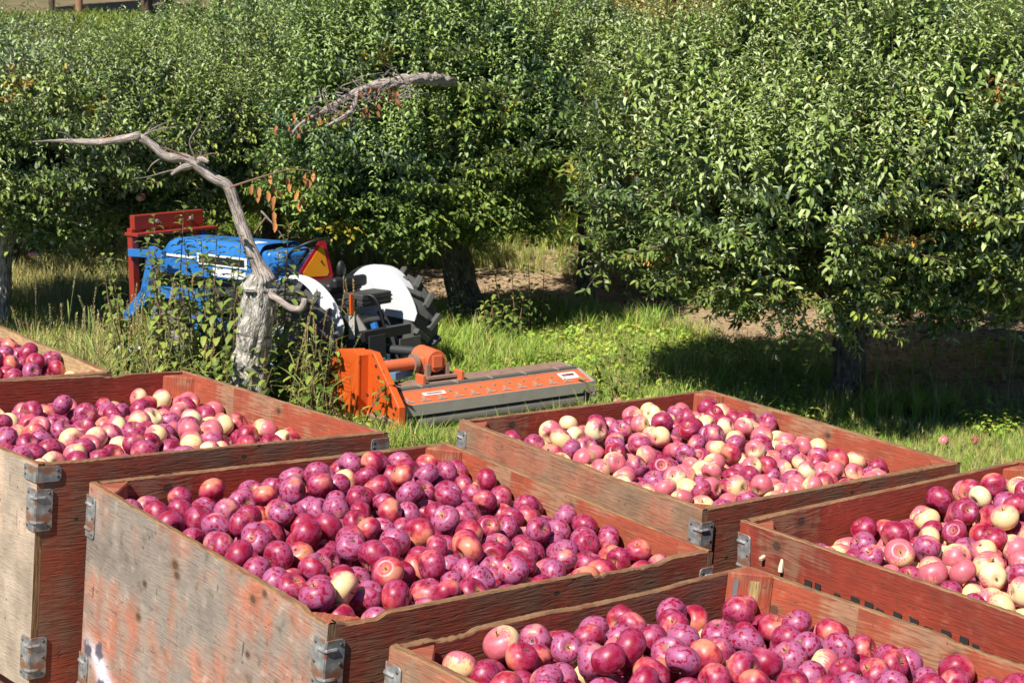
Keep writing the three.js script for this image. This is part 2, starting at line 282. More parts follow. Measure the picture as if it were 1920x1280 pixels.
appleTree('apple_tree', 'apple tree with bronze autumn leaves above the dirt track', { x: 1.9, d: 20.8, r: 1.8, h: 3.4, low: 1.0, n: 1700, tint: [1.5, 0.98, 0.9], hole: (p) => Math.hypot(p.x + 0.18, p.y - 2.15) < 0.3 && p.z > 0 });
appleTree('apple_tree', 'small apple tree filling the gap between the leaning trunk and the big right crown', { x: 0.85, d: 19.0, r: 1.05, h: 3.25, low: 1.45, trunk: 0.09, n: 1000, ups: 500 });
appleTree('apple_tree', 'tall apple tree behind the big shaded crown at the right', { x: 4.9, d: 18.6, r: 2.0, h: 3.9, low: 0.9, n: 1500 });
appleTree('apple_tree', 'low apple tree behind the leftmost crown', { x: -6.6, d: 21.5, r: 2.0, h: 2.8, low: 0.9, n: 1300 });
{
  const R = rng(77), rows = [[25, 4.0, 1000], [29.5, 4.1, 800], [34.5, 4.3, 620], [40, 4.6, 520], [46, 5.2, 420]], say = ['pale grey-green', 'mid green', 'dark green', 'sage green', 'yellowish green'], rowSay = ['second row', 'third row', 'fourth row', 'fifth row', 'farthest row'];
  rows.forEach(([d, step, n], k) => {
    const half = 0.325 * d + 1.2, cnt = Math.ceil(2 * half / step);
    for (let i = 0; i < cnt; i++) {
      const x = -half + (i + 0.5) * step + (R() - 0.5) * 0.6, dd = d + (R() - 0.5) * 1.2, u = (x / dd + 0.31) / 0.62;
      const maxH = u < 0.35 ? mix(2.5, 3.25, u / 0.35) - 0.05 * (dd - 25) : 3.5 + 0.3 * R();
      if (u < 0.3 && d > 42) continue;
      appleTree('apple_tree', `${say[(i + k) % 5]} apple tree in the ${rowSay[k]} of the orchard behind the tractor`, { x, d: dd, r: step * (0.5 + 0.06 * R()), h: clamp(maxH, 1.9, 4), low: 0.7, n, far: true, trunk: 0.11, group: `apple trees of the ${rowSay[k]}`, tint: [0.9 + 0.3 * R(), 0.95 + 0.12 * R(), 0.95 + 0.25 * R()], ups: Math.round(n * 0.45) });
    }
  });
}
// far pines on the rise, only their stems reach into the picture
{
  const R = rng(4), NEEDLE = M([0.03, 0.055, 0.02], 0.8), PINEBARK = M([0.09, 0.05, 0.035], 1), tuft = new Leaves();
  for (let k = 0; k < 40; k++) { const a = R() * 6.283, z = R() * 1.6 - 0.5, d = V(Math.cos(a), z, Math.sin(a)).normalize(); tuft.leaf(V(0, 0, 0), d, V(0, 1, 0.1).addScaledVector(d, -d.y).normalize(), 0.5, 0.06, 0.2, 0.2, [0.04, 0.07, 0.025], [0.05, 0.08, 0.03]); }
  const TG = tuft.build(), where = ['leftmost of the far pine stems at the top edge', 'far pine with reddish stem in the top left corner', 'twin far pine stem, left one of the dark pair', 'twin far pine stem, right one of the dark pair', 'far pine stem right of the dark pair', 'rightmost of the far pine stems at the top edge'];
  [[-23.5, 86, 0.16], [-21.6, 84, 0.2], [-17.8, 82, 0.3], [-16.9, 83, 0.28], [-14.6, 84, 0.2], [-12.2, 83, 0.22]].forEach(([x, d, r], i) => {
    const t = thing('pine_tree', where[i], 'tree', 'far pines'); t.position.set(x, ground(x, d), -d);
    part(t, 'trunk', limbGeo([[0, -0.1, 0], [0.1, 4, 0], [0, 9, 0]], [r, r * 0.8, r * 0.3], { seg: 8, rings: 8, rough: 0.1, freq: 1.5 }), i === 1 ? M([0.3, 0.15, 0.09], 1) : PINEBARK);
    const l = []; for (let k = 0; k < 420; k++) { const y = 3.6 + 6 * R(), q = (10.5 - y) * 0.32 * Math.sqrt(R()), a = R() * 6.283; l.push([frame(V(q * Math.cos(a), y, q * Math.sin(a)), V(Math.cos(a), 0.6, Math.sin(a)), V(0, 1, 0), 0.8 + 0.6 * R()), new THREE.Color(1, 1, 1)]); }
    copies(t, 'crown', TG, leafMat(0.7, 0.1), l);
  });
}
// ---------------------------------------------------------------- grass and ground cover
{
  const blades = (seed, n, w, curve, cols) => {
    const R = rng(seed), p = [], c = [], idx = [];
    for (let k = 0; k < n; k++) {
      const a = R() * 6.283, o = V((R() - 0.5) * 0.16, 0, (R() - 0.5) * 0.16), d = V(Math.cos(a), 0, Math.sin(a)), s = V(-d.z, 0, d.x), h = 0.45 + 0.55 * R(), cv = curve * (0.3 + R()), col = cols[Math.floor(R() * cols.length)], ww = w * (0.7 + 0.6 * R()), b = p.length / 3;
      for (const [t, q] of [[0, 1], [0.4, 0.85], [0.75, 0.55]]) { const x = o.clone().addScaledVector(d, cv * t * t * h).setY(h * t * (1 - 0.25 * cv * t)); for (const e of [-1, 1]) { p.push(...x.clone().addScaledVector(s, e * ww * q).toArray()); c.push(...col); } }
      p.push(...o.clone().addScaledVector(d, cv * h).setY(h * (1 - 0.25 * cv)).toArray()); c.push(...col);
      idx.push(b, b + 1, b + 2, b + 2, b + 1, b + 3, b + 2, b + 3, b + 4, b + 4, b + 3, b + 5, b + 4, b + 5, b + 6);
    }
    const g = new THREE.BufferGeometry(); g.setAttribute('position', new THREE.Float32BufferAttribute(p, 3)); g.setAttribute('color', new THREE.Float32BufferAttribute(c, 3)); g.setIndex(idx); g.computeVertexNormals(); return g;
  };
  const greens = [[0.2, 0.33, 0.04], [0.28, 0.4, 0.055], [0.33, 0.42, 0.08], [0.4, 0.42, 0.12], [0.17, 0.3, 0.04]], straws = [[0.5, 0.42, 0.2], [0.42, 0.39, 0.14], [0.34, 0.37, 0.1], [0.46, 0.42, 0.18]];
  const tuftA = blades(1, 16, 0.011, 0.7, greens), tuftB = blades(2, 12, 0.010, 0.45, straws), tuftC = blades(3, 22, 0.02, 0.9, greens);
  const byMower = (x, d) => { const a = 0.586, dx = x + 0.88, dd = d - 12.43, r = dx * Math.cos(a) + dd * Math.sin(a), f = -dx * Math.sin(a) + dd * Math.cos(a); return r > -0.16 && r < 1.9 && f > -0.04 && f < 0.75 ? 2 : r > -0.1 && r < 2.0 && f > -0.75 && f < 0 ? 1 : 0; };
  const R = rng(31), A = [], B = [], C = [], K = [];
  const put = (list, x, d, s, hs, tone) => { const m = new THREE.Matrix4().compose(V(x, ground(x, d) - 0.01, -d), new THREE.Quaternion().setFromEuler(new THREE.Euler((R() - 0.5) * 0.4, R() * 6.283, (R() - 0.5) * 0.4)), V(s, s * hs, s)); list.push([m, new THREE.Color().setRGB(tone * (0.9 + 0.3 * R()), tone, tone * (0.85 + 0.3 * R()))]); };
  for (let i = 0; i < 60000; i++) {
    const d = 9.5 + 13.5 * Math.pow(R(), 0.9), x = (R() * 2 - 1) * (0.33 * d + 0.4), b = bare(x, d), nm = byMower(x, d); if (nm > 1) continue;
    if (R() < b * 1.25 + 0.05) continue;
    const lush = sm(-0.15, 0.3, fbm(x * 0.5, d * 0.5, 21)), mown = sm(2.2, 3.4, x) * (1 - sm(12.1, 12.9, d + 0.3 * n3(x, d))), leftField = 1 - sm(-3.2, -2.4, x);
    const h = nm ? 0.05 + 0.04 * R() : mown ? 0.07 + 0.05 * R() : d < 11.5 ? 0.12 : (0.12 + 0.16 * R()) * (1 + 0.5 * leftField) * mix(0.7, 1.2, lush);
    put(R() < 0.28 + 0.45 * sm(17.4, 18.6, d) + 0.4 * leftField + 0.2 * (1 - lush) ? B : A, x, d, h * 1.15, 1 + 0.3 * R(), 0.75 + 0.5 * R());
  }
  for (let i = 0; i < 3500; i++) { const d = 23 + 80 * R() * R(), x = (R() * 2 - 1) * 0.34 * d; if (d > 84) continue; put(C, x, d, 0.4 + 0.3 * R(), 1, 0.6 + 0.3 * R()); }
  for (let i = 0; i < 6000; i++) { const d = 52 + 32 * R(), x = -0.34 * d + 0.26 * d * R(); put(C, x, d, 0.5 + 0.4 * R(), 1, 0.55 + 0.3 * R()); }
  // clover-like leafy patches round the mower
  const Rl = rng(66), cl = new Leaves();
  for (let k = 0; k < 16; k++) { const a = k * 2.4, h = 0.03 + 0.1 * Rl(), q = 0.02 + 0.06 * Rl(), dir = V(Math.cos(a), 0.35 * Rl(), Math.sin(a)).normalize(); cl.leaf(V(q * Math.cos(a), h, q * Math.sin(a)), dir, V(0, 1, 0).addScaledVector(dir, -dir.y).normalize(), 0.045 + 0.02 * Rl(), 0.034, 0.6, 0.2, [0.2 + 0.1 * Rl(), 0.34, 0.05], [0.27, 0.37, 0.14]); }
  const clover = cl.build();
  for (let i = 0; i < 9000; i++) { const d = 12.2 + 5.6 * R(), x = (R() * 2 - 1) * 0.33 * d; if (fbm(x * 0.8, d * 0.8, 40) + (Math.abs(x - 1.1) < 1.4 && d > 13 && d < 17 ? 0.25 : -0.08) < 0.02 || R() < bare(x, d) * 1.3 || byMower(x, d) || R() < 0.35) continue; put(K, x, d, 0.55 + 0.6 * R(), 1.3, 0.9 + 0.5 * R()); }
  const g = new THREE.Group(); g.name = 'grass'; g.userData = { kind: 'stuff', label: 'bright green and straw coloured grass over the orchard floor', category: 'grass' }; scene.add(g);
  copies(g, 'green_blades', tuftA, GRASSM, A); copies(g, 'straw_blades', tuftB, GRASSM, B); copies(g, 'distant_blades', tuftC, GRASSM, C);
  const cg = copies(scene, 'ground_cover', clover, GRASSM, K); Object.assign(cg.userData, { kind: 'stuff', label: 'low broad-leaved ground cover between the mower and the dirt track', category: 'ground cover' });
  // dry leaf litter on the bare earth
  const fl = new Leaves(); fl.leaf(V(0, 0.004, 0), V(1, 0.1, 0).normalize(), V(-0.1, 1, 0).normalize(), 0.07, 0.04, 0.7, 0.3, [0.3, 0.21, 0.1], [0.32, 0.25, 0.14]); const flg = fl.build(), F = [];
  for (let i = 0; i < 12000; i++) { const d = 12 + 11 * R(), x = (R() * 2 - 1) * 0.33 * d; if (R() > bare(x, d) + 0.08) continue; put(F, x, d, 0.7 + 0.6 * R(), 1, 0.5 + 0.9 * R()); F[F.length - 1][0].elements[13] += 0.015; }
  const lg = copies(scene, 'leaf_litter', flg, leafMat(0.8, 0.1), F); Object.assign(lg.userData, { kind: 'stuff', label: 'dry leaves scattered over the bare earth', category: 'leaf litter' });
}
// tall seeding grass stalks in front of the tractor: too many and too thin to pick apart
{
  const R = rng(12), geos = [];
  const pos = [], col = [], idx = [];
  const stalk = () => {
    const B = new Leaves(), bx = (R() - 0.5) * 0.24, bz = (R() - 0.5) * 0.24, at = (t) => V(bx * t * t, t, bz * t * t);
    for (let k = 0; k < 5; k++) B.stem(at(k / 5), at((k + 1) / 5), 0.0028, [0.3, 0.27, 0.11]);
    for (let k = 0; k < 22; k++) { const t = 0.86 + 0.14 * k / 22, a = k * 2.4, d = V(Math.cos(a) * 0.35, 1, Math.sin(a) * 0.35).normalize(); B.leaf(at(t), d, V(-d.x, 0.3, -d.z).normalize(), 0.026, 0.007, 0.1, 0.4, [0.4, 0.36, 0.16], [0.4, 0.36, 0.16]); }
    for (let k = 0; k < 3; k++) { const a = R() * 6.28, d = V(Math.cos(a) * 0.4, 1, Math.sin(a) * 0.4).normalize(); B.leaf(at(0.15 + 0.2 * k), d, V(0, 1, 0).addScaledVector(d, -d.y).normalize(), 0.3, 0.012, 0.8, 0.2, [0.2, 0.24, 0.06], [0.2, 0.24, 0.06]); }
    return B.build();
  };
  const g = new THREE.Group(); g.name = 'tall_grass'; g.userData = { kind: 'stuff', label: 'tall straw-yellow seeding grass in front of the tractor loader', category: 'grass' }; scene.add(g);
  for (let v = 0; v < 4; v++) {
    const l = [];
    for (let i = 0; i < 75; i++) {
      const q = R(), d = 12.0 + 2.4 * R(), x = q < 0.62 ? mix(-3.35, -2.3, R()) : q < 0.8 ? mix(-1.75, -1.35, R()) : q < 0.9 ? mix(-4.4, -3.3, R()) : mix(2.2, 4.6, R()); if (x > 2 && d < 12.6) continue;
      const h = x > 2 ? 0.5 + 0.3 * R() : 0.55 + 0.5 * R();
      l.push([new THREE.Matrix4().compose(V(x, ground(x, d), -d), new THREE.Quaternion().setFromEuler(new THREE.Euler((R() - 0.5) * 0.5, R() * 6, (R() - 0.5) * 0.5)), V(1, h, 1)), new THREE.Color(0.9 + 0.4 * R(), 0.9 + 0.3 * R(), 1)]);
    }
    copies(g, 'stalks', stalk(), GRASSM, l);
  }
}
// ---------------------------------------------------------------- the sawn-off old tree in front of the tractor
{
  const D = 12.6, t = thing('dead_tree', 'grey sawn-off old apple trunk with one bare crooked branch, in front of the tractor', 'tree'); t.position.set(-2.0, ground(-2, D), -D);
  const k = (x, y, z = 0) => [x + 2.0, y, z];
  const tr = limbGeo([k(-2.08, -0.05), k(-2.05, 0.3), k(-2.02, 0.62), k(-1.965, 0.92), k(-1.945, 1.13)], [0.165, 0.145, 0.122, 0.126, 0.132], { seg: 36, rings: 46, rough: 0.3, freq: 9, seed: 4, ridge: 0.012 });
  part(t, 'trunk', tr, OLDBARK);
  part(t, 'sawn_top', limbGeo([k(-1.95, 1.1), k(-1.945, 1.18), k(-1.94, 1.225)], [0.13, 0.112, 0.07], { seg: 24, rings: 10, rough: 0.6, freq: 14 }), OLDBARK);
  part(t, 'branch', limbGeo([k(-1.9, 1.15, -0.02), k(-1.985, 1.38), k(-2.06, 1.58), k(-2.1, 1.72), k(-2.16, 1.9, 0.02), k(-2.27, 1.97, 0.05), k(-2.4, 2.07, 0.06), k(-2.48, 2.12, 0.08), k(-2.6, 2.13, 0.12), k(-2.7, 2.22, 0.14), k(-2.79, 2.28, 0.16)], [0.1, 0.058, 0.05, 0.047, 0.044, 0.044, 0.04, 0.038, 0.035, 0.032, 0.031], { seg: 12, rings: 50, rough: 0.16, freq: 12, seed: 7 }), DEADWOOD);
  part(t, 'branch', limbGeo([k(-2.78, 2.29, 0.16), k(-2.9, 2.265, 0.18), k(-3.05, 2.245, 0.2), k(-3.2, 2.245, 0.2), k(-3.4, 2.255, 0.22), k(-3.56, 2.25, 0.25)], [0.034, 0.03, 0.026, 0.022, 0.011, 0.004], { seg: 9, rings: 30, rough: 0.15, freq: 14, seed: 3 }), DEADWOOD);
  part(t, 'branch_stub', limbGeo([k(-1.87, 1.08, 0.05), k(-1.78, 1.04, 0.1), k(-1.69, 0.985, 0.14), k(-1.615, 0.98, 0.16), k(-1.585, 1.02, 0.16), k(-1.58, 1.06, 0.15)], [0.036, 0.026, 0.025, 0.027, 0.026, 0.022], { seg: 9, rings: 24, rough: 0.12, freq: 14 }), DEADWOOD);
  part(t, 'branch_stub', limbGeo([k(-2.42, 2.07, 0.06), k(-2.5, 2.04, 0.12), k(-2.56, 2.0, 0.16)], [0.034, 0.026, 0.012], { seg: 8, rings: 8, rough: 0.2, freq: 14 }), DEADWOOD);
  part(t, 'branch_stub', limbGeo([k(-2.38, 2.06, 0.04), k(-2.34, 2.11, 0.1), k(-2.28, 2.09, 0.14)], [0.04, 0.03, 0.014], { seg: 8, rings: 8, rough: 0.25, freq: 14 }), DEADWOOD);
  const tw = [[[-2.13, 1.9], [-1.98, 1.95], [-1.82, 2.0], [-1.66, 2.04], [-1.48, 2.03]], [[-2.38, 2.1], [-2.42, 2.24], [-2.36, 2.34], [-2.3, 2.46]], [[-2.36, 2.1], [-2.33, 2.2], [-2.4, 2.28]], [[-2.44, 2.12], [-2.56, 2.18], [-2.7, 2.22]], [[-2.77, 2.29], [-2.65, 2.36], [-2.52, 2.41]], [[-2.77, 2.29], [-2.66, 2.33], [-2.5, 2.36]], [[-3.1, 2.26], [-3.02, 2.3], [-3.0, 2.34]], [[-3.3, 2.25], [-3.34, 2.3], [-3.4, 2.32]], [[-2.45, 2.05], [-2.6, 2.02], [-2.75, 1.98], [-2.85, 1.97]], [[-2.38, 2.11], [-2.28, 2.15], [-2.2, 2.16]], [[-2.62, 2.13], [-2.7, 2.08], [-2.74, 2.02]], [[-1.9, 1.72], [-1.84, 1.66], [-1.78, 1.6], [-1.72, 1.52]], [[-1.86, 1.68], [-1.92, 1.6], [-1.95, 1.55]]];
  tw.forEach((p, i) => part(t, 'twig', limbGeo(p.map(([x, y], j) => k(x, y, 0.1 + 0.03 * j)), [0.009, 0.006, 0.0025], { seg: 5, rings: 12, rough: 0.2, freq: 10, seed: i }), i % 3 ? DEADWOOD : TWIG));
  const dry = M([0.42, 0.17, 0.05], 0.8), R = rng(8);
  for (const [x, y] of [[-1.95, 1.9], [-1.9, 1.88], [-1.92, 1.84], [-1.82, 1.97], [-1.8, 1.9], [-1.83, 1.85], [-1.78, 1.82], [-1.81, 1.78], [-1.75, 1.86], [-1.68, 1.96], [-1.66, 1.92], [-1.6, 1.85], [-1.58, 1.8], [-1.61, 1.77], [-1.55, 1.98], [-1.52, 1.94], [-1.49, 1.99], [-1.8, 1.66], [-1.78, 1.62], [-1.8, 1.7]]) {
    const B = new Leaves(); B.leaf(V(0, 0, 0), V((R() - 0.5) * 0.5, -1, (R() - 0.5) * 0.5).normalize(), V(R() - 0.5, 0.1, 1).normalize(), 0.085, 0.036, (R() - 0.5) * 1.6, 0.9, [1, 1, 1], [1, 1, 1]); part(t, 'dry_leaf', B.build(), dry, k(x, y + 0.04, 0.12 + 0.06 * R()));
  }
}
// grey broken limb that pokes out of the crown behind the tractor
{
  const g = (x, y, z) => [x + 0.42 - 0.17, y - 0.1, z + 17.1];
  part(T2, 'dead_limb', limbGeo([g(-0.4, 2.72, -16.1), g(-0.72, 2.75, -15.48), g(-0.95, 2.72, -15.4), g(-1.2, 2.66, -15.35), g(-1.45, 2.53, -15.3), g(-1.62, 2.45, -15.3)], [0.05, 0.055, 0.05, 0.045, 0.028, 0.012], { seg: 12, rings: 60, rough: 0.55, freq: 14, seed: 9 }), DEADWOOD);
  part(T2, 'dead_limb', limbGeo([g(-1.25, 2.64, -15.35), g(-1.28, 2.5, -15.25), g(-1.38, 2.4, -15.2), g(-1.53, 2.33, -15.2)], [0.03, 0.026, 0.022, 0.012], { seg: 8, rings: 18, rough: 0.25, freq: 14, seed: 2 }), DEADWOOD);
  part(T2, 'dead_limb', limbGeo([g(-1.42, 2.52, -15.3), g(-1.6, 2.44, -15.3), g(-1.78, 2.34, -15.28), g(-1.86, 2.24, -15.25)], [0.03, 0.022, 0.016, 0.008], { seg: 7, rings: 16, rough: 0.2, freq: 14, seed: 6 }), DEADWOOD);
  const R = rng(19), dry = M([0.36, 0.13, 0.05], 0.85);
  for (let i = 0; i < 70; i++) { const x = mix(-1.7, -0.75, Math.pow(R(), 0.8)), y = 2.62 + 0.25 * (x + 1.1) + (R() - 0.5) * 0.25; part(T2, 'twig', limbGeo([g(x, y, -15.3), g(x + (R() - 0.5) * 0.2, y + (R() - 0.4) * 0.15, -15.22), g(x + (R() - 0.5) * 0.4, y + (R() - 0.4) * 0.24, -15.15)], [0.007, 0.005, 0.002], { seg: 5, rings: 8, rough: 0.2 }), DEADWOOD); }
  for (let i = 0; i < 42; i++) { const x = mix(-2.0, -0.8, R()), y = 2.58 + 0.28 * (x + 1.1) + (R() - 0.5) * 0.22, B = new Leaves(); B.leaf(V(0, 0, 0), V(R() - 0.5, -0.8, R() - 0.5).normalize(), V(R() - 0.5, 0.2, 1).normalize(), 0.07, 0.032, R(), 0.8, [1, 1, 1], [1, 1, 1]); part(T2, 'dry_leaf', B.build(), dry, g(x, y, -15.18 + 0.12 * R())); }
}
// ---------------------------------------------------------------- suckers and weeds
function suckers(name, label, x, d, n, h, ls, seed, group, tint = [1, 1, 1]) {
  const R = rng(seed), t = thing(name, label, 'shrub', group); t.position.set(x, ground(x, d), -d);
  for (let i = 0; i < n; i++) {
    const a = R() * 6.283, q = 0.14 * R() * Math.sqrt(n), H = h * (0.6 + 0.45 * R()), e = V(q * Math.cos(a) * 1.6, H, q * Math.sin(a) * 1.6), b = V(q * Math.cos(a), 0, q * Math.sin(a));
    part(t, 'stem', limbGeo([b.toArray(), b.clone().lerp(e, 0.5).add(V((R() - 0.5) * 0.08, 0, 0)).toArray(), e.toArray()], [0.009, 0.007, 0.003], { seg: 5, rings: 8, rough: 0.1 }), TWIG);
    const B = new Leaves(), m = Math.round(H * 42);
    for (let k = 0; k < m; k++) { const tt = 0.12 + 0.88 * k / m, an = k * 2.4 + R(), dir = V(Math.cos(an), mix(0.1, 0.9, tt * tt), Math.sin(an)).normalize(), c = 0.8 + 0.5 * R(); B.leaf(b.clone().lerp(e, tt), dir, V(0, 1, 0).addScaledVector(dir, -dir.y).normalize(), ls * (0.125 + 0.055 * R()) * mix(1, 0.6, tt), ls * (0.056 + 0.024 * R()) * mix(1, 0.6, tt), 0.7 + R(), 0.3, TOPS[k % 5].map((v, j) => v * c * 0.85 * tint[j]), UNDER[k % 3]); }
    part(t, 'foliage', B.build(), LEAF);
  }
}
suckers('apple_sucker', 'tall leafy apple suckers crossing the blue tractor hood', -2.42, 13.0, 13, 1.5, 1.0, 1);
suckers('apple_sucker', 'leafy sucker shoot rising in front of the red guard beam', -2.9, 13.4, 5, 1.72, 0.9, 2);
suckers('apple_sucker', 'leafy suckers crowding the left foot of the dead trunk', -2.3, 12.45, 9, 0.75, 1.0, 3);
suckers('apple_sucker', 'leafy suckers between the dead trunk and the tractor tyre', -1.72, 12.75, 10, 0.8, 1.0, 4);
suckers('apple_sucker', 'low leafy suckers right of the dead trunk near the orange mower', -1.5, 12.2, 9, 0.5, 0.9, 5);
suckers('apple_sucker', 'leafy suckers by the steering wheel behind the dead branch', -1.86, 13.1, 4, 1.5, 1.0, 6);
suckers('weed', 'dark upright weed in the shade right of the leaning trunk', 0.14, 16.6, 4, 0.75, 0.9, 7);
suckers('weed', 'bushy dark weed at the foot of the leaning trunk', -0.2, 16.3, 8, 0.5, 1.0, 8);
suckers('weed', 'bright leafy weed on the grass right of the mower', 1.05, 14.6, 12, 0.28, 0.8, 9);
suckers('weed', 'bright leafy weed at the right end of the mower deck', 0.9, 13.5, 12, 0.3, 0.8, 10);

// ---------------------------------------------------------------- worn paint and metal
const paint = (base, chip, dirt, seed, wear = 0.3, rough = 0.45, size = 256) => {
  const t = tex(size, size, (u, v) => { const f = fbm(u * 6, v * 6, seed, 5), s = n3(u * 70, v * 12, seed), e = n3(u * 34, v * 34, seed + 4); let q = mix3(base, dirt, clamp(0.25 + f * 0.9) * 0.55); if (f + s * 0.25 + e * 0.2 > 0.62 - wear) q = mix3(q, chip, 0.75); const k = 0.94 + 0.12 * n3(u * 90, v * 90, 2); return [q[0] * k, q[1] * k, q[2] * k]; });
  t.repeat.set(2, 2); const r = tex(128, 128, (u, v) => { const k = 255 * clamp(rough + 0.5 * fbm(u * 5, v * 5, seed + 9)); return [k, k, k]; }, false);
  return new THREE.MeshStandardMaterial({ map: t, roughnessMap: r, roughness: 1, side: THREE.DoubleSide });
};
const BLUE = paint([34, 114, 192], [92, 118, 146], [96, 130, 166], 1, 0.05, 0.4), RED = paint([158, 46, 32], [110, 50, 38], [130, 60, 46], 2, 0.12), WHITE = paint([226, 228, 230], [150, 120, 100], [206, 208, 212], 3, 0.0, 0.4);
const ORANGE = paint([220, 90, 28], [96, 62, 46], [200, 104, 58], 4, 0.28), ORANGE_DULL = paint([214, 100, 56], [134, 96, 76], [200, 124, 92], 5, 0.34, 0.65), GREYSTEEL = paint([156, 152, 142], [120, 106, 92], [136, 128, 116], 6, 0.15, 0.65), RUSTY = paint([150, 120, 104], [98, 70, 54], [128, 100, 84], 7, 0.3, 0.8);
const RUBBER = paint([84, 83, 80], [118, 110, 98], [104, 100, 92], 8, 0.18, 0.9), BLACK = M([0.012, 0.012, 0.014], 0.5), DARK = M([0.03, 0.03, 0.032], 0.65), STEEL = M([0.42, 0.42, 0.43], 0.35, 0.9), VINYL = M([0.02, 0.02, 0.022], 0.45), SIGN_O = M([0.9, 0.33, 0.01], 0.35), SIGN_R = M([0.5, 0.015, 0.03], 0.35), DECALW = M([0.75, 0.75, 0.74], 0.4), GAP = M([0.01, 0.01, 0.01], 0.9);

// ---------------------------------------------------------------- tractor (x right, -z forward)
{
  const T = thing('tractor', 'blue compact tractor with white fenders and red front guard, parked under the trees', 'tractor'); T.position.set(-1.5, ground(-1.5, 14.15), -14.15); T.rotation.y = THREE.MathUtils.degToRad(50);
  const RIMM = paint([150, 156, 166], [110, 96, 84], [124, 124, 122], 31, 0.2, 0.6);
  const wheel = (name, x, z, r, w, rimR, nl, lugH, mat) => {
    const W = new THREE.Group(); W.name = name; W.position.set(x, r, z); T.add(W);
    const pr = [[rimR, -w * 0.36], [rimR + 0.02, -w * 0.46], [r * 0.72, -w * 0.52], [r * 0.88, -w * 0.5], [r - lugH, -w * 0.36], [r - lugH + 0.006, 0], [r - lugH, w * 0.36], [r * 0.88, w * 0.5], [r * 0.72, w * 0.52], [rimR + 0.02, w * 0.46], [rimR, w * 0.36]].map(([a, b]) => new THREE.Vector2(a, b));
    part(W, 'tyre', new THREE.LatheGeometry(pr, 48).rotateZ(Math.PI / 2), RUBBER);
    part(W, 'rim', new THREE.LatheGeometry([[0.02, 0.05], [rimR * 0.45, 0.06], [rimR * 0.6, 0.0], [rimR * 0.9, 0.0], [rimR, w * 0.3], [rimR, -w * 0.36], [rimR * 0.9, -0.03], [0.02, -0.02]].map(([a, b]) => new THREE.Vector2(a, b)), 32).rotateZ(Math.PI / 2), mat);
    if (nl) for (let k = 0; k < nl; k++) for (const s of [-1, 1]) {
      const g = new RoundedBoxGeometry(w * 0.56, lugH * 1.5, 0.055, 1, 0.012); g.rotateY(s * 0.62); g.translate(s * w * 0.24, r - lugH * 0.7, 0); g.rotateX((k + (s > 0 ? 0.5 : 0)) / nl * Math.PI * 2); part(W, 'lug', g, RUBBER);
    }
  };
  wheel('rear_wheel', 0.62, 0, 0.5, 0.34, 0.27, 15, 0.04, RIMM); wheel('rear_wheel', -0.62, 0, 0.5, 0.34, 0.27, 15, 0.04, RIMM);
  wheel('front_wheel', 0.5, -1.62, 0.3, 0.18, 0.17, 0, 0.01, RIMM); wheel('front_wheel', -0.5, -1.62, 0.3, 0.18, 0.17, 0, 0.01, RIMM);
  // bonnet: a rounded section swept forward, narrowing at the nose
  {
    const pos = [], uv = [], idx = [], NS = 22, NZ = 26;
    for (let i = 0; i <= NZ; i++) {
      const t = i / NZ, z = -0.72 - 1.5 * t, nose = sm(0.78, 1.0, t), hw = 0.28 - 0.015 * t - 0.07 * nose * nose, top = 1.225 - 0.03 * t - 0.13 * nose * nose, low = 0.9 - 0.03 * t;
      for (let j = 0; j <= NS; j++) { const a = Math.PI * j / NS, c = Math.cos(a), s = Math.sin(a), e = 0.38; pos.push(Math.sign(c) * Math.pow(Math.abs(c), e) * hw, low + (top - low) * Math.pow(s, 0.62) + 0.012 * s * Math.abs(Math.sin(a * 2)), z); uv.push(j / NS * 1.2, t * 2); }
    }
    for (let i = 0; i < NZ; i++) for (let j = 0; j < NS; j++) { const a = i * (NS + 1) + j, b = a + NS + 1; idx.push(a, b, a + 1, b, b + 1, a + 1); }
    const c = pos.length / 3; pos.push(0, 0.97, -2.24); uv.push(0, 0); for (let j = 0; j < NS; j++) idx.push(c, NZ * (NS + 1) + j + 1, NZ * (NS + 1) + j);
    const g = new THREE.BufferGeometry(); g.setAttribute('position', new THREE.Float32BufferAttribute(pos, 3)); g.setAttribute('uv', new THREE.Float32BufferAttribute(uv, 2)); g.setIndex(idx); g.computeVertexNormals();
    const hood = part(T, 'hood', g, BLUE);
    for (const s of [-1, 1]) {
      part(hood, 'stripe', box(0.004, 0.1, 0.68, s * 0.2825, 1.05, -1.2), DECALW); part(hood, 'dark_panel', box(0.004, 0.066, 0.62, s * 0.2855, 1.05, -1.2), BLACK);
      part(hood, 'white_panel', box(0.004, 0.075, 0.44, s * 0.2835, 0.945, -1.1), DECALW); part(hood, 'stripe', box(0.004, 0.022, 0.5, s * 0.274, 1.05, -1.82), DECALW);
    }
    part(hood, 'filler_cap', new THREE.CylinderGeometry(0.035, 0.04, 0.04, 16).translate(-0.05, 1.228, -1.15), BLACK); part(hood, 'decal', box(0.13, 0.004, 0.14, -0.12, 1.2255, -0.9), DECALW);
    part(hood, 'rear_cowl', box(0.5, 0.24, 0.14, 0, 1.06, -0.66, 0.05), BLUE);
  }
  part(T, 'engine', join(box(0.4, 0.34, 0.8, 0, 0.72, -1.2, 0.03), box(0.3, 0.25, 0.7, 0, 0.6, -1.8, 0.03), rodGeo([-0.2, 0.75, -1.0], [-0.2, 0.75, -1.5], 0.05), rodGeo([-0.24, 0.6, -1.1], [-0.24, 0.82, -1.1], 0.045)), DARK);
  part(T, 'transmission', join(box(0.36, 0.36, 1.0, 0, 0.56, -0.4, 0.04), box(0.9, 0.2, 0.24, 0, 0.5, 0, 0.05)), DARK);
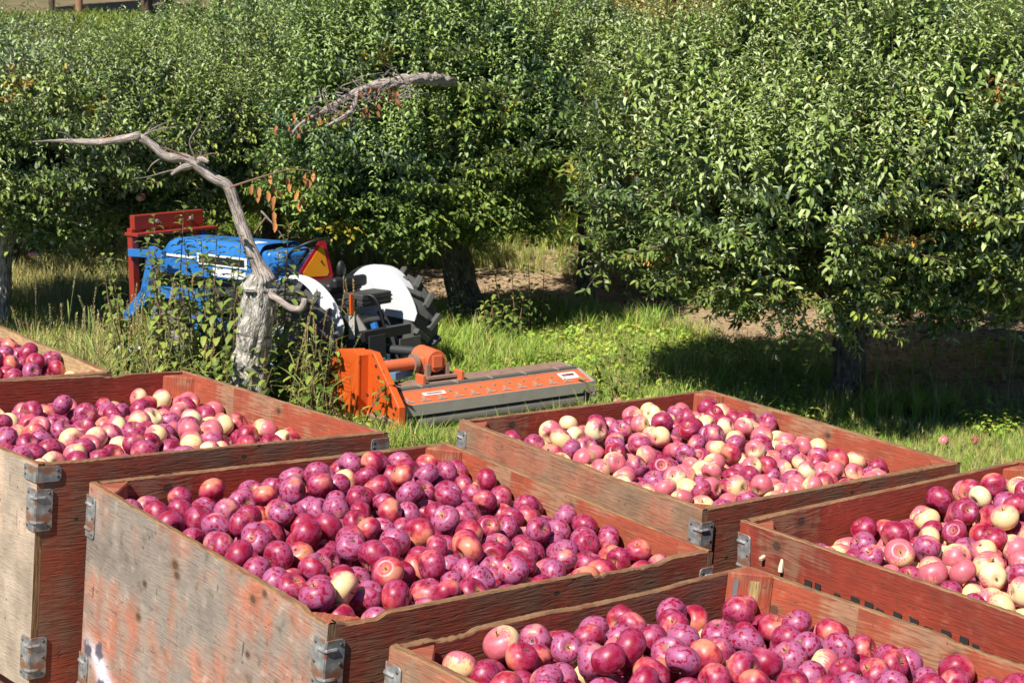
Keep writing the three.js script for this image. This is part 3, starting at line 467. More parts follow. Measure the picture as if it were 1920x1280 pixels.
  part(T, 'front_axle', join(box(0.9, 0.08, 0.1, 0, 0.32, -1.62, 0.02), box(0.28, 0.18, 0.45, 0, 0.42, -1.65, 0.02)), BLUE);
  for (const s of [-1, 1]) {
    const x = s * 0.45;
    part(T, 'loader_post', join(beam([x, 0.22, -1.22], [x, 0.8, -1.22], 0.1, 0.12), beam([x, 0.35, -1.22], [x * 0.5, 0.45, -1.22], 0.08, 0.08)), BLUE);
    part(T, 'loader_arm', join(beam([x, 0.76, -1.16], [x, 0.72, -2.1], 0.07, 0.1), beam([x, 0.72, -2.05], [x, 0.42, -2.4], 0.07, 0.1)), BLUE);
    part(T, 'loader_brace', join(beam([x, 1.13, -1.93], [x, 0.6, -2.12], 0.07, 0.09), beam([x, 1.08, -1.8], [x, 1.06, -2.3], 0.055, 0.07)), BLUE);
    part(T, 'loader_cylinder', join(rodGeo([x, 0.42, -1.25], [x, 0.56, -2.0], 0.035), beam([x, 0.46, -1.3], [x, 0.46, -2.0], 0.05, 0.07)), BLUE);
  }
  // red guard at the front
  part(T, 'guard_post', beam([-0.4, 0.55, -2.32], [-0.4, 1.28, -2.32], 0.075, 0.075, 0.008), RED); part(T, 'guard_post', beam([0.38, 0.55, -2.32], [0.38, 1.2, -2.32], 0.09, 0.09, 0.008), RED);
  const gb = part(T, 'guard_beam', box(0.82, 0.14, 0.07, 0.0, 1.33, -2.31, 0.008), RED); part(T, 'guard_shelf', box(0.96, 0.03, 0.2, 0.03, 1.225, -2.28, 0.006), RED);
  for (const x of [-0.15, 0.25]) part(gb, 'bolt', new THREE.CylinderGeometry(0.018, 0.018, 0.03, 8).rotateX(Math.PI / 2).translate(x, 1.33, -2.27), GREYSTEEL);
  part(T, 'guard_strut', beam([-0.3, 0.6, -2.3], [-0.2, 1.2, -2.3], 0.04, 0.04), DARK); part(T, 'guard_strut', beam([0.45, 0.7, -2.1], [0.4, 1.2, -2.3], 0.05, 0.05), BLUE);
  // controls and seat
  part(T, 'dashboard', join(box(0.46, 0.16, 0.16, 0, 1.1, -0.56, 0.05), box(0.3, 0.5, 0.16, 0, 0.85, -0.58, 0.03)), BLUE);
  const st = part(T, 'steering_wheel', new THREE.TorusGeometry(0.19, 0.014, 8, 32).rotateX(1.05), BLACK, [0, 1.2, -0.36]); part(st, 'spokes', join(rodGeo([-0.19, 0, 0], [0.19, 0, 0], 0.01), rodGeo([0, 0, 0], [0, -0.1, 0.16], 0.01), rodGeo([0, 0, 0], [0, -0.16, -0.16], 0.018)), BLACK);
  const seat = part(T, 'seat', box(0.42, 0.09, 0.36, 0.04, 0.9, -0.12, 0.035), VINYL); part(seat, 'backrest', box(0.4, 0.1, 0.07, 0.06, 0.94, 0.07, 0.03), VINYL); part(seat, 'seat_base', box(0.36, 0.14, 0.3, 0.04, 0.79, -0.12, 0.02), DARK);
  part(T, 'tool_box', join(box(0.36, 0.11, 0.22, 0.1, 0.815, 0.26, 0.015), box(0.37, 0.012, 0.225, 0.1, 0.83, 0.26), box(0.37, 0.012, 0.225, 0.1, 0.795, 0.26)), paint([62, 62, 60], [96, 92, 84], [78, 76, 70], 21, 0.15, 0.7));
  part(T, 'marker', box(0.035, 0.17, 0.02, -0.14, 0.79, 0.3), ORANGE);
  // fenders: flat inner cheek and a crown over the tyre
  for (const s of [-1, 1]) {
    const sh = new THREE.Shape(), R0 = 0.535, a0 = 0.05, a1 = 2.85; sh.moveTo(Math.cos(a0) * R0, Math.sin(a0) * R0);
    for (let k = 1; k <= 24; k++) { const a = mix(a0, a1, k / 24); sh.lineTo(Math.cos(a) * R0 * (a < 1.57 ? 0.8 : 1), Math.sin(a) * R0); }
    sh.lineTo(-0.48, 0.08); sh.lineTo(-0.1, 0.1); sh.lineTo(0.2, 0.0);
    const cheek = new THREE.ExtrudeGeometry(sh, { depth: 0.006, bevelEnabled: false, curveSegments: 8 }).rotateY(Math.PI / 2).translate(s * 0.44, 0.51, 0);
    const F = part(T, 'fender', cheek, WHITE);
    const pos = [], idx = [], uv = [];
    for (let k = 0; k <= 24; k++) { const a = mix(0.3, 2.5, k / 24); for (let j = 0; j <= 3; j++) { const q = j / 3, R1 = R0 - 0.02 * q * q; pos.push(s * (0.44 + (s > 0 ? 0.17 : 0.1) * q), 0.51 + Math.sin(a) * R1, Math.cos(a) * R1 * (a < 1.57 ? 0.8 : 1)); uv.push(q, k / 12); } }
    for (let k = 0; k < 24; k++) for (let j = 0; j < 3; j++) { const a = k * 4 + j; idx.push(a, a + 1, a + 4, a + 4, a + 1, a + 5); }
    const g = new THREE.BufferGeometry(); g.setAttribute('position', new THREE.Float32BufferAttribute(pos, 3)); g.setAttribute('uv', new THREE.Float32BufferAttribute(uv, 2)); g.setIndex(idx); g.computeVertexNormals(); part(F, 'crown_plate', g, WHITE);
  }
  // slow-vehicle sign, tilted on its bracket
  {
    const tri = (k) => { const s = new THREE.Shape(), p = [[0.07, 0.34], [0.01, 0.34], [-0.29, 0.06], [-0.28, 0.0], [0.09, -0.02], [0.13, 0.02]].map(([x, y]) => [-0.04 + (x + 0.04) * k, 0.12 + (y - 0.12) * k]); s.moveTo(...p[0]); p.slice(1).forEach((q) => s.lineTo(...q)); return s; };
    const S = new THREE.Group(); S.name = 'slow_sign'; S.position.set(0.0, 0.95, -0.2); S.rotation.set(-0.1, 0, 0); T.add(S);
    part(S, 'red_border', new THREE.ExtrudeGeometry(tri(1), { depth: 0.004, bevelEnabled: false }), SIGN_R); part(S, 'orange_triangle', new THREE.ExtrudeGeometry(tri(0.72), { depth: 0.003, bevelEnabled: false }).translate(0, 0, 0.0045), SIGN_O); part(S, 'bracket', box(0.03, 0.5, 0.012, 0.03, -0.05, -0.02), DARK);
    part(T, 'lamp_housing', new THREE.SphereGeometry(0.07, 16, 12).scale(0.7, 1.1, 0.5), BLACK, [0.19, 1.02, -0.16]);
  }
  // rear linkage
  part(T, 'cross_bar', box(0.57, 0.085, 0.07, 0.04, 0.55, 0.52, 0.006), BLACK); part(T, 'hitch_frame', join(beam([-0.3, 0.25, 0.5], [-0.2, 0.7, 0.3], 0.05, 0.05), beam([0.3, 0.25, 0.5], [0.2, 0.7, 0.3], 0.05, 0.05), beam([-0.28, 0.32, 0.1], [-0.32, 0.26, 0.62], 0.04, 0.08), beam([0.28, 0.32, 0.1], [0.32, 0.26, 0.62], 0.04, 0.08)), DARK);
  part(T, 'lift_link', beam([-0.24, 0.5, 0.4], [-0.16, 0.68, 0.32], 0.05, 0.1), GREYSTEEL); part(T, 'lift_link', beam([-0.08, 0.48, 0.42], [-0.15, 0.68, 0.32], 0.05, 0.1), GREYSTEEL);
  part(T, 'lift_link', beam([0.0, 0.3, 0.55], [0.02, 0.62, 0.4], 0.04, 0.05), BLUE); part(T, 'lift_link', beam([0.02, 0.3, 0.58], [0.1, 0.2, 0.75], 0.05, 0.06), BLUE);
  part(T, 'mud_flap', box(0.2, 0.42, 0.012, -0.1, 0.34, 0.56, 0.004), DARK); part(T, 'mud_flap', box(0.26, 0.36, 0.012, 0.3, 0.3, 0.56, 0.004), RUBBER);
  part(T, 'drive_shaft', rodGeo([0.0, 0.4, 0.2], [0.15, 0.4, 0.8], 0.04), DARK);
  [[[-0.1, 0.8, 0.1], [0.0, 0.85, 0.42], [0.05, 0.6, 0.5], [0.1, 0.4, 0.55]], [[-0.3, 0.85, -0.1], [-0.3, 0.7, 0.2], [-0.2, 0.5, 0.45], [0.0, 0.4, 0.55]], [[-0.3, 1.0, -0.45], [-0.42, 1.08, -0.2], [-0.4, 0.98, 0.1], [-0.3, 0.75, 0.25]]].forEach((p) => part(T, 'hose', new THREE.TubeGeometry(new THREE.CatmullRomCurve3(p.map((q) => V(...q))), 24, 0.013, 6), BLACK));
}
// ---------------------------------------------------------------- flail mower (x right along its width, -z forward)
{
  const m = thing('flail_mower', 'orange flail mower with grey flap and steel roller, on the ground behind the tractor', 'mower'); m.position.set(-0.88, ground(-0.88, 12.43), -12.43); m.rotation.y = THREE.MathUtils.degToRad(33.6);
  const W = 1.86, prof = (pts, x0, x1, mat, name, par = m) => { const s = new THREE.Shape(); s.moveTo(...pts[0]); pts.slice(1).forEach((p) => s.lineTo(...p)); s.closePath(); return part(par, name, toCreasedNormals(new THREE.ExtrudeGeometry(s, { depth: x1 - x0, bevelEnabled: true, bevelSize: 0.004, bevelThickness: 0.004, bevelSegments: 1 }).rotateY(Math.PI / 2).translate(x0, 0, 0), 0.5), mat); };
  // in profile x of the shape is -z (backwards is negative)
  prof([[0.0, 0.135], [0.0, 0.215], [-0.006, 0.215], [-0.006, 0.135]].map(([a, b]) => [a, b]), 0.06, W, GREYSTEEL, 'rear_lip');
  const cover = prof([[0.002, 0.214], [0.2, 0.282], [0.2, 0.27], [0.004, 0.2]], 0.02, W + 0.02, ORANGE_DULL, 'cover');
  part(m, 'cover_frame', box(0.05, 0.008, 0.2, 0.05, 0.2555, -0.1).applyMatrix4(new THREE.Matrix4()), GREYSTEEL).rotation.set(0, 0, 0);
  prof([[0.2, 0.284], [0.5, 0.3], [0.7, 0.22], [0.72, 0.1], [0.7, 0.1], [0.68, 0.2], [0.5, 0.28], [0.2, 0.268]], 0.04, W + 0.02, RUSTY, 'deck');
  part(m, 'rubber_strip', box(W - 0.06, 0.008, 0.075, W / 2 + 0.04, 0.296, -0.26), RUBBER);
  for (let k = 0; k < 5; k++) part(m, 'strip_clamp', box(0.012, 0.012, 0.09, 0.35 + k * 0.33, 0.3, -0.26), GREYSTEEL);
  for (let k = 0; k < 12; k++) {
    const x = 0.13 + k * 0.151, y = 0.233, z = -0.035, p = part(cover, 'hinge_pin', join(box(0.085, 0.006, 0.014, 0, 0, 0), box(0.012, 0.012, 0.05, -0.01, 0.004, -0.03)), GREYSTEEL, [x, y, z], [0.335, (k % 3 - 1) * 0.08, 0]);
  }
  for (let k = 0; k < 9; k++) part(cover, 'bolt', new THREE.CylinderGeometry(0.013, 0.015, 0.008, 8), RUSTY, [0.55 + k * 0.14, 0.266, -0.13], [0.335, 0, 0]);
  const dec = part(cover, 'decal', box(0.2, 0.003, 0.045, 0.4, 0.2615, -0.115), DECALW); dec.geometry.translate(-0.4, -0.2615, 0.115); dec.position.set(0.4, 0.2625, -0.12); dec.rotation.x = 0.335; part(dec, 'print', box(0.14, 0.002, 0.022, 0, 0.0026, 0), paint([150, 120, 120], [190, 150, 140], [110, 90, 96], 11, 0.2));
  const dec2 = part(cover, 'decal', box(0.17, 0.003, 0.1, 0, 0, 0), DECALW, [W - 0.16, 0.262, -0.12], [0.335, 0, 0]); part(dec2, 'print', box(0.12, 0.002, 0.035, 0.0, 0.0026, -0.01), paint([120, 70, 66], [230, 220, 216], [90, 60, 60], 12, 0.25));
  prof([[-0.01, 0.06], [0.0, 0.22], [0.2, 0.288], [0.5, 0.3], [0.72, 0.2], [0.72, 0.06]], W + 0.0, W + 0.02, GREYSTEEL, 'end_plate');
  // roller
  part(m, 'roller', new THREE.CylinderGeometry(0.062, 0.062, W - 0.2, 28).rotateZ(Math.PI / 2).translate(W / 2 + 0.08, 0.062, -0.05), paint([112, 108, 100], [84, 70, 58], [96, 88, 78], 17, 0.25, 0.55));
  part(m, 'roller_bearing', join(box(0.1, 0.1, 0.14, 0.07, 0.07, -0.03, 0.01), new THREE.CylinderGeometry(0.05, 0.05, 0.03, 16).rotateZ(Math.PI / 2).translate(0.01, 0.08, 0.02)), GREYSTEEL);
  // left side plate and louvred belt guard
  const SP = [[-0.19, 0.06], [-0.2, 0.26], [0.02, 0.47], [0.18, 0.62], [0.34, 0.62], [0.36, 0.05]];
  prof(SP, -0.1, -0.05, ORANGE, 'side_plate');
  const sh = new THREE.Shape(); [[0.3, 0.03], [0.26, 0.6], [0.33, 0.64], [0.58, 0.6], [0.7, 0.5], [0.68, 0.38], [0.84, 0.24], [0.8, 0.1], [0.62, 0.03]].forEach((p, i) => (i ? sh.lineTo(...p) : sh.moveTo(...p)));
  for (let k = 0; k < 8; k++) { const y = 0.5 - k * 0.033, h = new THREE.Path(); h.moveTo(0.4, y); h.lineTo(0.56, y + 0.004); h.lineTo(0.56, y + 0.014); h.lineTo(0.4, y + 0.01); sh.holes.push(h); }
  part(m, 'belt_guard', toCreasedNormals(new THREE.ExtrudeGeometry(sh, { depth: 0.008, bevelEnabled: true, bevelSize: 0.006, bevelThickness: 0.006, bevelSegments: 2 }).rotateY(Math.PI / 2).translate(-0.19, 0, 0), 0.5), ORANGE);
  const wall = new THREE.Shape(); [[0.3, 0.03], [0.26, 0.6], [0.33, 0.64], [0.58, 0.6], [0.7, 0.5], [0.68, 0.38], [0.84, 0.24], [0.8, 0.1], [0.62, 0.03]].forEach((p, i) => (i ? wall.lineTo(...p) : wall.moveTo(...p)));
  const inner = new THREE.Path(); [[0.32, 0.05], [0.285, 0.585], [0.34, 0.62], [0.57, 0.585], [0.68, 0.49], [0.66, 0.37], [0.82, 0.235], [0.78, 0.115], [0.61, 0.05]].forEach((p, i) => (i ? inner.lineTo(...p) : inner.moveTo(...p))); wall.holes.push(inner);
  part(m, 'guard_rim', toCreasedNormals(new THREE.ExtrudeGeometry(wall, { depth: 0.085, bevelEnabled: false }).rotateY(Math.PI / 2).translate(-0.185, 0, 0), 0.5), ORANGE);
  for (const [z, y] of [[-0.13, 0.2], [-0.1, 0.11], [0.1, 0.45], [0.14, 0.53], [-0.16, 0.25], [-0.12, 0.15], [0.28, 0.28]]) part(m, 'bolt', new THREE.CylinderGeometry(0.012, 0.012, 0.014, 6).rotateZ(Math.PI / 2), DARK, [-0.106, y, -z]);
  part(m, 'skid', join(box(0.03, 0.08, 0.3, -0.115, 0.1, -0.1, 0.008)), RUSTY); part(m, 'pin', rodGeo([-0.13, 0.16, 0.0], [-0.1, 0.13, 0.1], 0.012), STEEL);
  // gearbox and drive tube
  part(m, 'drive_tube', rodGeo([-0.05, 0.43, -0.5], [0.5, 0.44, -0.5], 0.05, 0.05, 20), ORANGE_DULL); part(m, 'tube_flange', rodGeo([0.42, 0.44, -0.5], [0.46, 0.44, -0.5], 0.075, 0.075, 20), RUSTY);
  const gb = part(m, 'gearbox', join(rodGeo([0.6, 0.45, -0.42], [0.6, 0.45, -0.66], 0.092, 0.1, 24), box(0.16, 0.14, 0.16, 0.56, 0.43, -0.52, 0.03)), ORANGE_DULL); part(gb, 'gearbox_cover', join(rodGeo([0.6, 0.45, -0.405], [0.6, 0.45, -0.42], 0.085, 0.09, 24), box(0.09, 0.1, 0.02, 0.6, 0.45, -0.4, 0.006)), ORANGE_DULL);
  part(m, 'gearbox_foot', join(box(0.3, 0.02, 0.2, 0.64, 0.325, -0.46), box(0.03, 0.12, 0.14, 0.52, 0.37, -0.47), box(0.03, 0.12, 0.14, 0.7, 0.37, -0.47)), RUSTY);
  part(m, 'hitch_lug', box(0.03, 0.12, 0.1, 0.14, 0.36, -0.5, 0.006), RUSTY); part(m, 'hitch_lug', box(0.03, 0.08, 0.12, 0.42, 0.33, -0.36, 0.006), ORANGE_DULL); part(m, 'hitch_lug', box(0.03, 0.08, 0.12, 0.78, 0.33, -0.36, 0.006), ORANGE_DULL);
  part(m, 'lower_link', beam([0.2, 0.36, -0.45], [0.45, 0.36, -0.6], 0.08, 0.07), paint([96, 140, 176], [140, 130, 120], [110, 120, 128], 13, 0.2));
}
// white irrigation riser with a tee on top, in the left grass
{
  const t = thing('irrigation_riser', 'thin white plastic irrigation riser with a tee on top, in the tall grass', 'pipe'), x = -3.25, d = 13.8; t.position.set(x, ground(x, d), -d);
  part(t, 'pipe', rodGeo([0, -0.02, 0], [0.01, 0.42, 0], 0.017, 0.015), M([0.78, 0.78, 0.76], 0.5)); part(t, 'tee', join(rodGeo([-0.1, 0.44, 0.02], [0.1, 0.43, -0.02], 0.02, 0.02), rodGeo([0.01, 0.4, 0], [0.01, 0.44, 0], 0.022, 0.022)), M([0.78, 0.78, 0.76], 0.5));
}

// ---------------------------------------------------------------- weathered painted plywood
function wood(seed, { paintC = [150, 62, 40], bareC = [168, 142, 116], darkC = [84, 56, 42], cover = 0.7, grain = 0.5, knots = 4, wash = 0, stains = 0, swirl = 0, mottle = 0.35, bands = 0, runs = 0.5, soft = 0.25, blotch = null }) {
  const R = rng(seed * 77 + 1), W = 768, H = 480, kn = Array.from({ length: knots }, () => [R() * 1.2, 0.05 + R() * 0.64, 0.006 + 0.01 * R()]), bd = new Uint8Array(W * H * 4);
  const map = tex(W, H, (u, v, i, j) => {
    const x = u * 1.2, y = v * 0.74; let yy = y + 0.012 * fbm(x * 2, y * 3, seed, 3) + swirl * 0.07 * fbm(x * 1.3, y * 1.3, seed + 3, 2), kd = 9, kr = 1;
    for (const [kx, ky, r] of kn) { const dx = (x - kx) * 0.55, dy = y - ky, q = Math.hypot(dx, dy); yy += Math.sign(dy) * r * 0.9 * Math.exp(-q * q / (r * r * 7)); const e = Math.hypot((x - kx) * 0.8, dy) / r; if (e < kd) { kd = e; kr = r; } }
    const line = n3(x * 11 + seed, yy * 190, seed), line2 = n3(x * 30 + seed, yy * 480, seed + 2), fine = n3(x * 30, yy * 700, 3), patch = fbm(x * 3.2, y * 4.5, seed + 5, 4), patch2 = fbm(x * 11, y * 7, seed + 8, 4);
    const run = fbm(x * 16, y * 1.6, seed + 14, 3);
    let p = clamp(cover + patch * 1.5 + patch2 * 0.9 + line * 0.5 * grain + run * runs + bands * n3(x * 0.7, y * 24, seed + 50) - 0.25); p = sm(0.5 - soft, 0.55 + soft, p);
    let c = mix3(bareC, paintC, p); const g = clamp(0.5 + line * 0.9 + line2 * 0.55);
    c = mix3(c, darkC, grain * 0.45 * sm(0.45, 0.95, g) + 0.2 * grain * sm(0.05, 0.5, line2));
    c = mix3(c, [205, 188, 166], clamp(wash * (0.35 + patch2 * 1.2 + fine * 0.3)));
    if (stains) c = mix3(c, [110, 96, 72], stains * sm(0.1, 0.5, run + patch * 0.6));
    { const mo = fbm(x * 26, y * 26, seed + 21, 4), pit = n3(x * 70, y * 55, seed + 30); c = mix3(c, [96, 80, 68], mottle * 0.5 * sm(0.12, 0.45, mo)); c = mix3(c, [196, 180, 160], mottle * 0.4 * sm(0.12, 0.45, -mo)); if (pit > 0.62) c = mix3(c, [84, 66, 54], 0.55); const ch = n3(x * 38, y * 9, seed + 40); if (ch > 0.66) c = mix3(c, [74, 56, 46], 0.6 * mottle); }
    if (kd < 1.5) c = mix3(c, kd < 0.75 ? [70, 46, 36] : [120, 84, 60], kd < 1.1 ? 0.75 : 0.35);
    if (blotch) c = blotch(x, y, c);
    const crack = Math.abs(n3(x * 2.3 + seed * 3, yy * 60, seed + 9)); if (crack < 0.006 && patch > 0.12) c = mix3(c, [70, 50, 40], 0.6);
    const b = 128 + 60 * line + 50 * line2 + 25 * fine - (kd < 0.8 ? 60 : 0) - (crack < 0.006 ? 60 : 0), k = (j * W + i) * 4; bd[k] = bd[k + 1] = bd[k + 2] = clamp(b, 0, 255); bd[k + 3] = 255;
    const f = (0.96 + 0.08 * fine) * (1 + 0.25 * patch + 0.2 * patch2); return [c[0] * f, c[1] * f, c[2] * f];
  });
  const bt = new THREE.DataTexture(bd, W, H); bt.magFilter = THREE.LinearFilter; bt.wrapS = bt.wrapT = THREE.RepeatWrapping; bt.needsUpdate = true;
  return new THREE.MeshStandardMaterial({ map, bumpMap: bt, bumpScale: 0.002, roughness: 0.85, side: THREE.DoubleSide });
}
const WD = {
  bleached: wood(1, { cover: 0.54, runs: 0.8, soft: 0.55, paintC: [172, 92, 66], bareC: [148, 134, 122], darkC: [104, 86, 74], grain: 0.5, knots: 12, wash: 0.15, mottle: 1, swirl: 0.5, blotch: (x, y, c) => { const w = sm(0.06, 0.0, Math.hypot((x - 0.16) * 0.5, (y - 0.13 + (x - 0.16) * 0.5)) - 0.02 + 0.03 * fbm(x * 9, y * 9, 2)), k1 = Math.hypot(x - 0.13, y - 0.19), k2 = Math.hypot(x - 0.15, y - 0.1), k3 = Math.hypot(x - 0.06, y - 0.17); let q = mix3(c, [206, 210, 224], w * 0.85); for (const k of [k1, k2, k3]) q = mix3(q, [70, 64, 78], 0.85 * sm(0.03, 0.014, k + 0.012 * n3(x * 60, y * 60))); return q; } }),
  pale: wood(2, { cover: 0.3, runs: 0.8, soft: 0.5, paintC: [188, 140, 116], bareC: [170, 150, 130], darkC: [124, 102, 84], grain: 0.45, knots: 4, wash: 0.5, swirl: 1.2 }),
  red: wood(3, { cover: 1.25, paintC: [146, 54, 34], bareC: [160, 112, 84], darkC: [84, 34, 24], grain: 0.5, knots: 4 }),
  redworn: wood(4, { cover: 1.0, paintC: [160, 74, 48], bareC: [176, 130, 98], darkC: [104, 60, 42], grain: 0.6, knots: 5 }),
  brown: wood(5, { soft: 0.45, cover: 0.85, paintC: [146, 62, 40], bareC: [142, 100, 76], darkC: [84, 54, 40], grain: 0.75, knots: 8, stains: 0.25 }),
  grey: wood(6, { soft: 0.45, cover: 0.68, paintC: [156, 84, 60], bareC: [150, 116, 90], darkC: [92, 66, 48], grain: 0.6, knots: 5, wash: 0.15, stains: 0.35 }),
  straw: wood(7, { cover: 0.1, paintC: [170, 120, 84], bareC: [196, 164, 118], darkC: [120, 92, 62], grain: 0.9, knots: 3, swirl: 1.6 }),
  streaked: wood(9, { cover: 0.1, paintC: [158, 78, 54], bareC: [176, 150, 96], darkC: [104, 72, 48], grain: 0.8, knots: 0 }),
  edge: wood(8, { cover: 0.5, paintC: [120, 66, 44], bareC: [146, 108, 72], darkC: [84, 60, 40], grain: 1.0, knots: 0, stains: 0.4 }),
};
const GALV = (() => { const t = tex(256, 256, (u, v) => { const s = fbm(u * 9, v * 9, 4, 4), r = fbm(u * 4, v * 7, 8, 4), k = 142 + 70 * s; return mix3([k, k * 0.99, k * 0.98], [142, 92, 68], sm(-0.02, 0.28, r) * 0.8); }), r = tex(128, 128, (u, v) => { const k = 110 + 160 * fbm(u * 8, v * 8, 3); return [k, k, k]; }, false); return new THREE.MeshStandardMaterial({ map: t, roughnessMap: r, roughness: 1, metalness: 0.3, side: THREE.DoubleSide }); })();
const NAIL = M([0.12, 0.1, 0.09], 0.5, 0.6);

// a wall panel: length along x, outer face +z, ragged upper edge
function panelGeo(len, h, t, seed, chips = []) {
  const N = 150, pos = [], uv = [], idx = [], groups = [], uo = (seed * 0.37) % 1;
  const topAt = (x, s) => { let y = h + 0.005 * fbm(x * 1.4, seed, s, 2) + 0.0008 * n3(x * 24, seed, s) + 0.0016 * n3(x * 110, seed, s) + 0.006 * Math.max(0, n3(x * 7, seed, s + 3) - 0.35) * -4 * Math.abs(n3(x * 60, seed, s)); for (const [cx, w, dep] of chips) { const e = Math.abs(x - cx) / w; if (e < 1) y -= dep * (0.9 + 0.35 * n3(x * 130, seed + 5)) * sm(1, 0.55, e); } return y; };
  const bow = (x) => 0.006 * n3(x * 1.3, seed + 2.5) * (1 - Math.pow(Math.abs(x) / (len / 2), 4));
  const strip = (f, mi) => { const s0 = idx.length, b = pos.length / 3; for (let i = 0; i <= N; i++) { const x = -len / 2 + len * i / N, [p, q] = f(x); pos.push(...p.slice(0, 3), ...q.slice(0, 3)); uv.push(p[3], p[4], q[3], q[4]); } for (let i = 0; i < N; i++) { const a = b + i * 2; idx.push(a, a + 2, a + 1, a + 1, a + 2, a + 3); } groups.push([s0, idx.length - s0, mi]); };
  const U = (x) => x / 1.2 + 0.5 + (uo > 0.5 ? 0 : 0), e = 0.0035;
  const yo = (x) => topAt(x, 1), yi = (x) => topAt(x, 4);
  strip((x) => [[x, 0, t / 2 + bow(x), U(x), 0], [x, yo(x) - e, t / 2 + bow(x), U(x), (yo(x) - e) / 0.74]], 0);
  strip((x) => [[x, yi(x) - e, -t / 2 + bow(x), U(x) + 0.3, (yi(x) - e) / 0.74], [x, 0, -t / 2 + bow(x), U(x) + 0.3, 0]], 1);
  strip((x) => [[x, yo(x) - e, t / 2 + bow(x), U(x), 0.2], [x, yo(x), t / 2 - e + bow(x), U(x), 0.205]], 2);
  strip((x) => [[x, yo(x), t / 2 - e + bow(x), U(x), 0.205], [x, yi(x), -t / 2 + e + bow(x), U(x), 0.235]], 2);
  strip((x) => [[x, yi(x), -t / 2 + e + bow(x), U(x), 0.235], [x, yi(x) - e, -t / 2 + bow(x), U(x), 0.24]], 2);
  for (const s of [-1, 1]) { const x = s * len / 2, b = pos.length / 3, s0 = idx.length; pos.push(x, 0, t / 2, x, topAt(x, 1) - e, t / 2, x, 0, -t / 2, x, topAt(x, 4) - e, -t / 2); uv.push(0, 0.5, 0.62, 0.5, 0, 0.53, 0.62, 0.53); s > 0 ? idx.push(b, b + 2, b + 1, b + 1, b + 2, b + 3) : idx.push(b, b + 1, b + 2, b + 1, b + 3, b + 2); groups.push([s0, 6, 2]); }
  const g = new THREE.BufferGeometry(); g.setAttribute('position', new THREE.Float32BufferAttribute(pos, 3)); g.setAttribute('uv', new THREE.Float32BufferAttribute(uv, 2)); g.setIndex(idx); g.computeVertexNormals(); for (const [a, b, c] of groups) g.addGroup(a, b, c); return g;
}
function bracketGeo(w, h) {
  const plate = () => { const s = new THREE.Shape(), r = 0.012; s.moveTo(0, 0); s.lineTo(w - r, 0); s.quadraticCurveTo(w, 0, w, r); s.lineTo(w, h - r); s.quadraticCurveTo(w, h, w - r, h); s.lineTo(0, h); s.lineTo(0, 0); return new THREE.ExtrudeGeometry(s, { depth: 0.0022, bevelEnabled: true, bevelSize: 0.0008, bevelThickness: 0.0008, bevelSegments: 1 }); };
  const gs = [plate(), plate().scale(-1, 1, 1).rotateY(-Math.PI / 2)];   // second leg wraps round the corner
  if (h > 0.08) for (const y of [h * 0.2, h * 0.8]) { gs.push(new THREE.CapsuleGeometry(0.0055, w * 0.5, 3, 8).rotateZ(Math.PI / 2).translate(w * 0.27, y, 0.002)); gs.push(new THREE.CapsuleGeometry(0.0055, w * 0.5, 3, 8).rotateX(Math.PI / 2).translate(-0.002, y, -w * 0.27)); }
  const all = gs.map((g) => { const q = clean(g), p = q.attributes.position, u = q.attributes.uv; for (let i = 0; i < p.count; i++) u.setXY(i, (p.getX(i) - p.getZ(i)) * 5, p.getY(i) * 5); return q; });
  return toCreasedNormals(mergeGeometries(all), 0.6);
}
const NAILG = new THREE.SphereGeometry(0.0045, 8, 6).scale(1, 1, 0.5);
const BK = { tall: bracketGeo(0.048, 0.115), small: bracketGeo(0.07, 0.042) };
const T = 0.021;
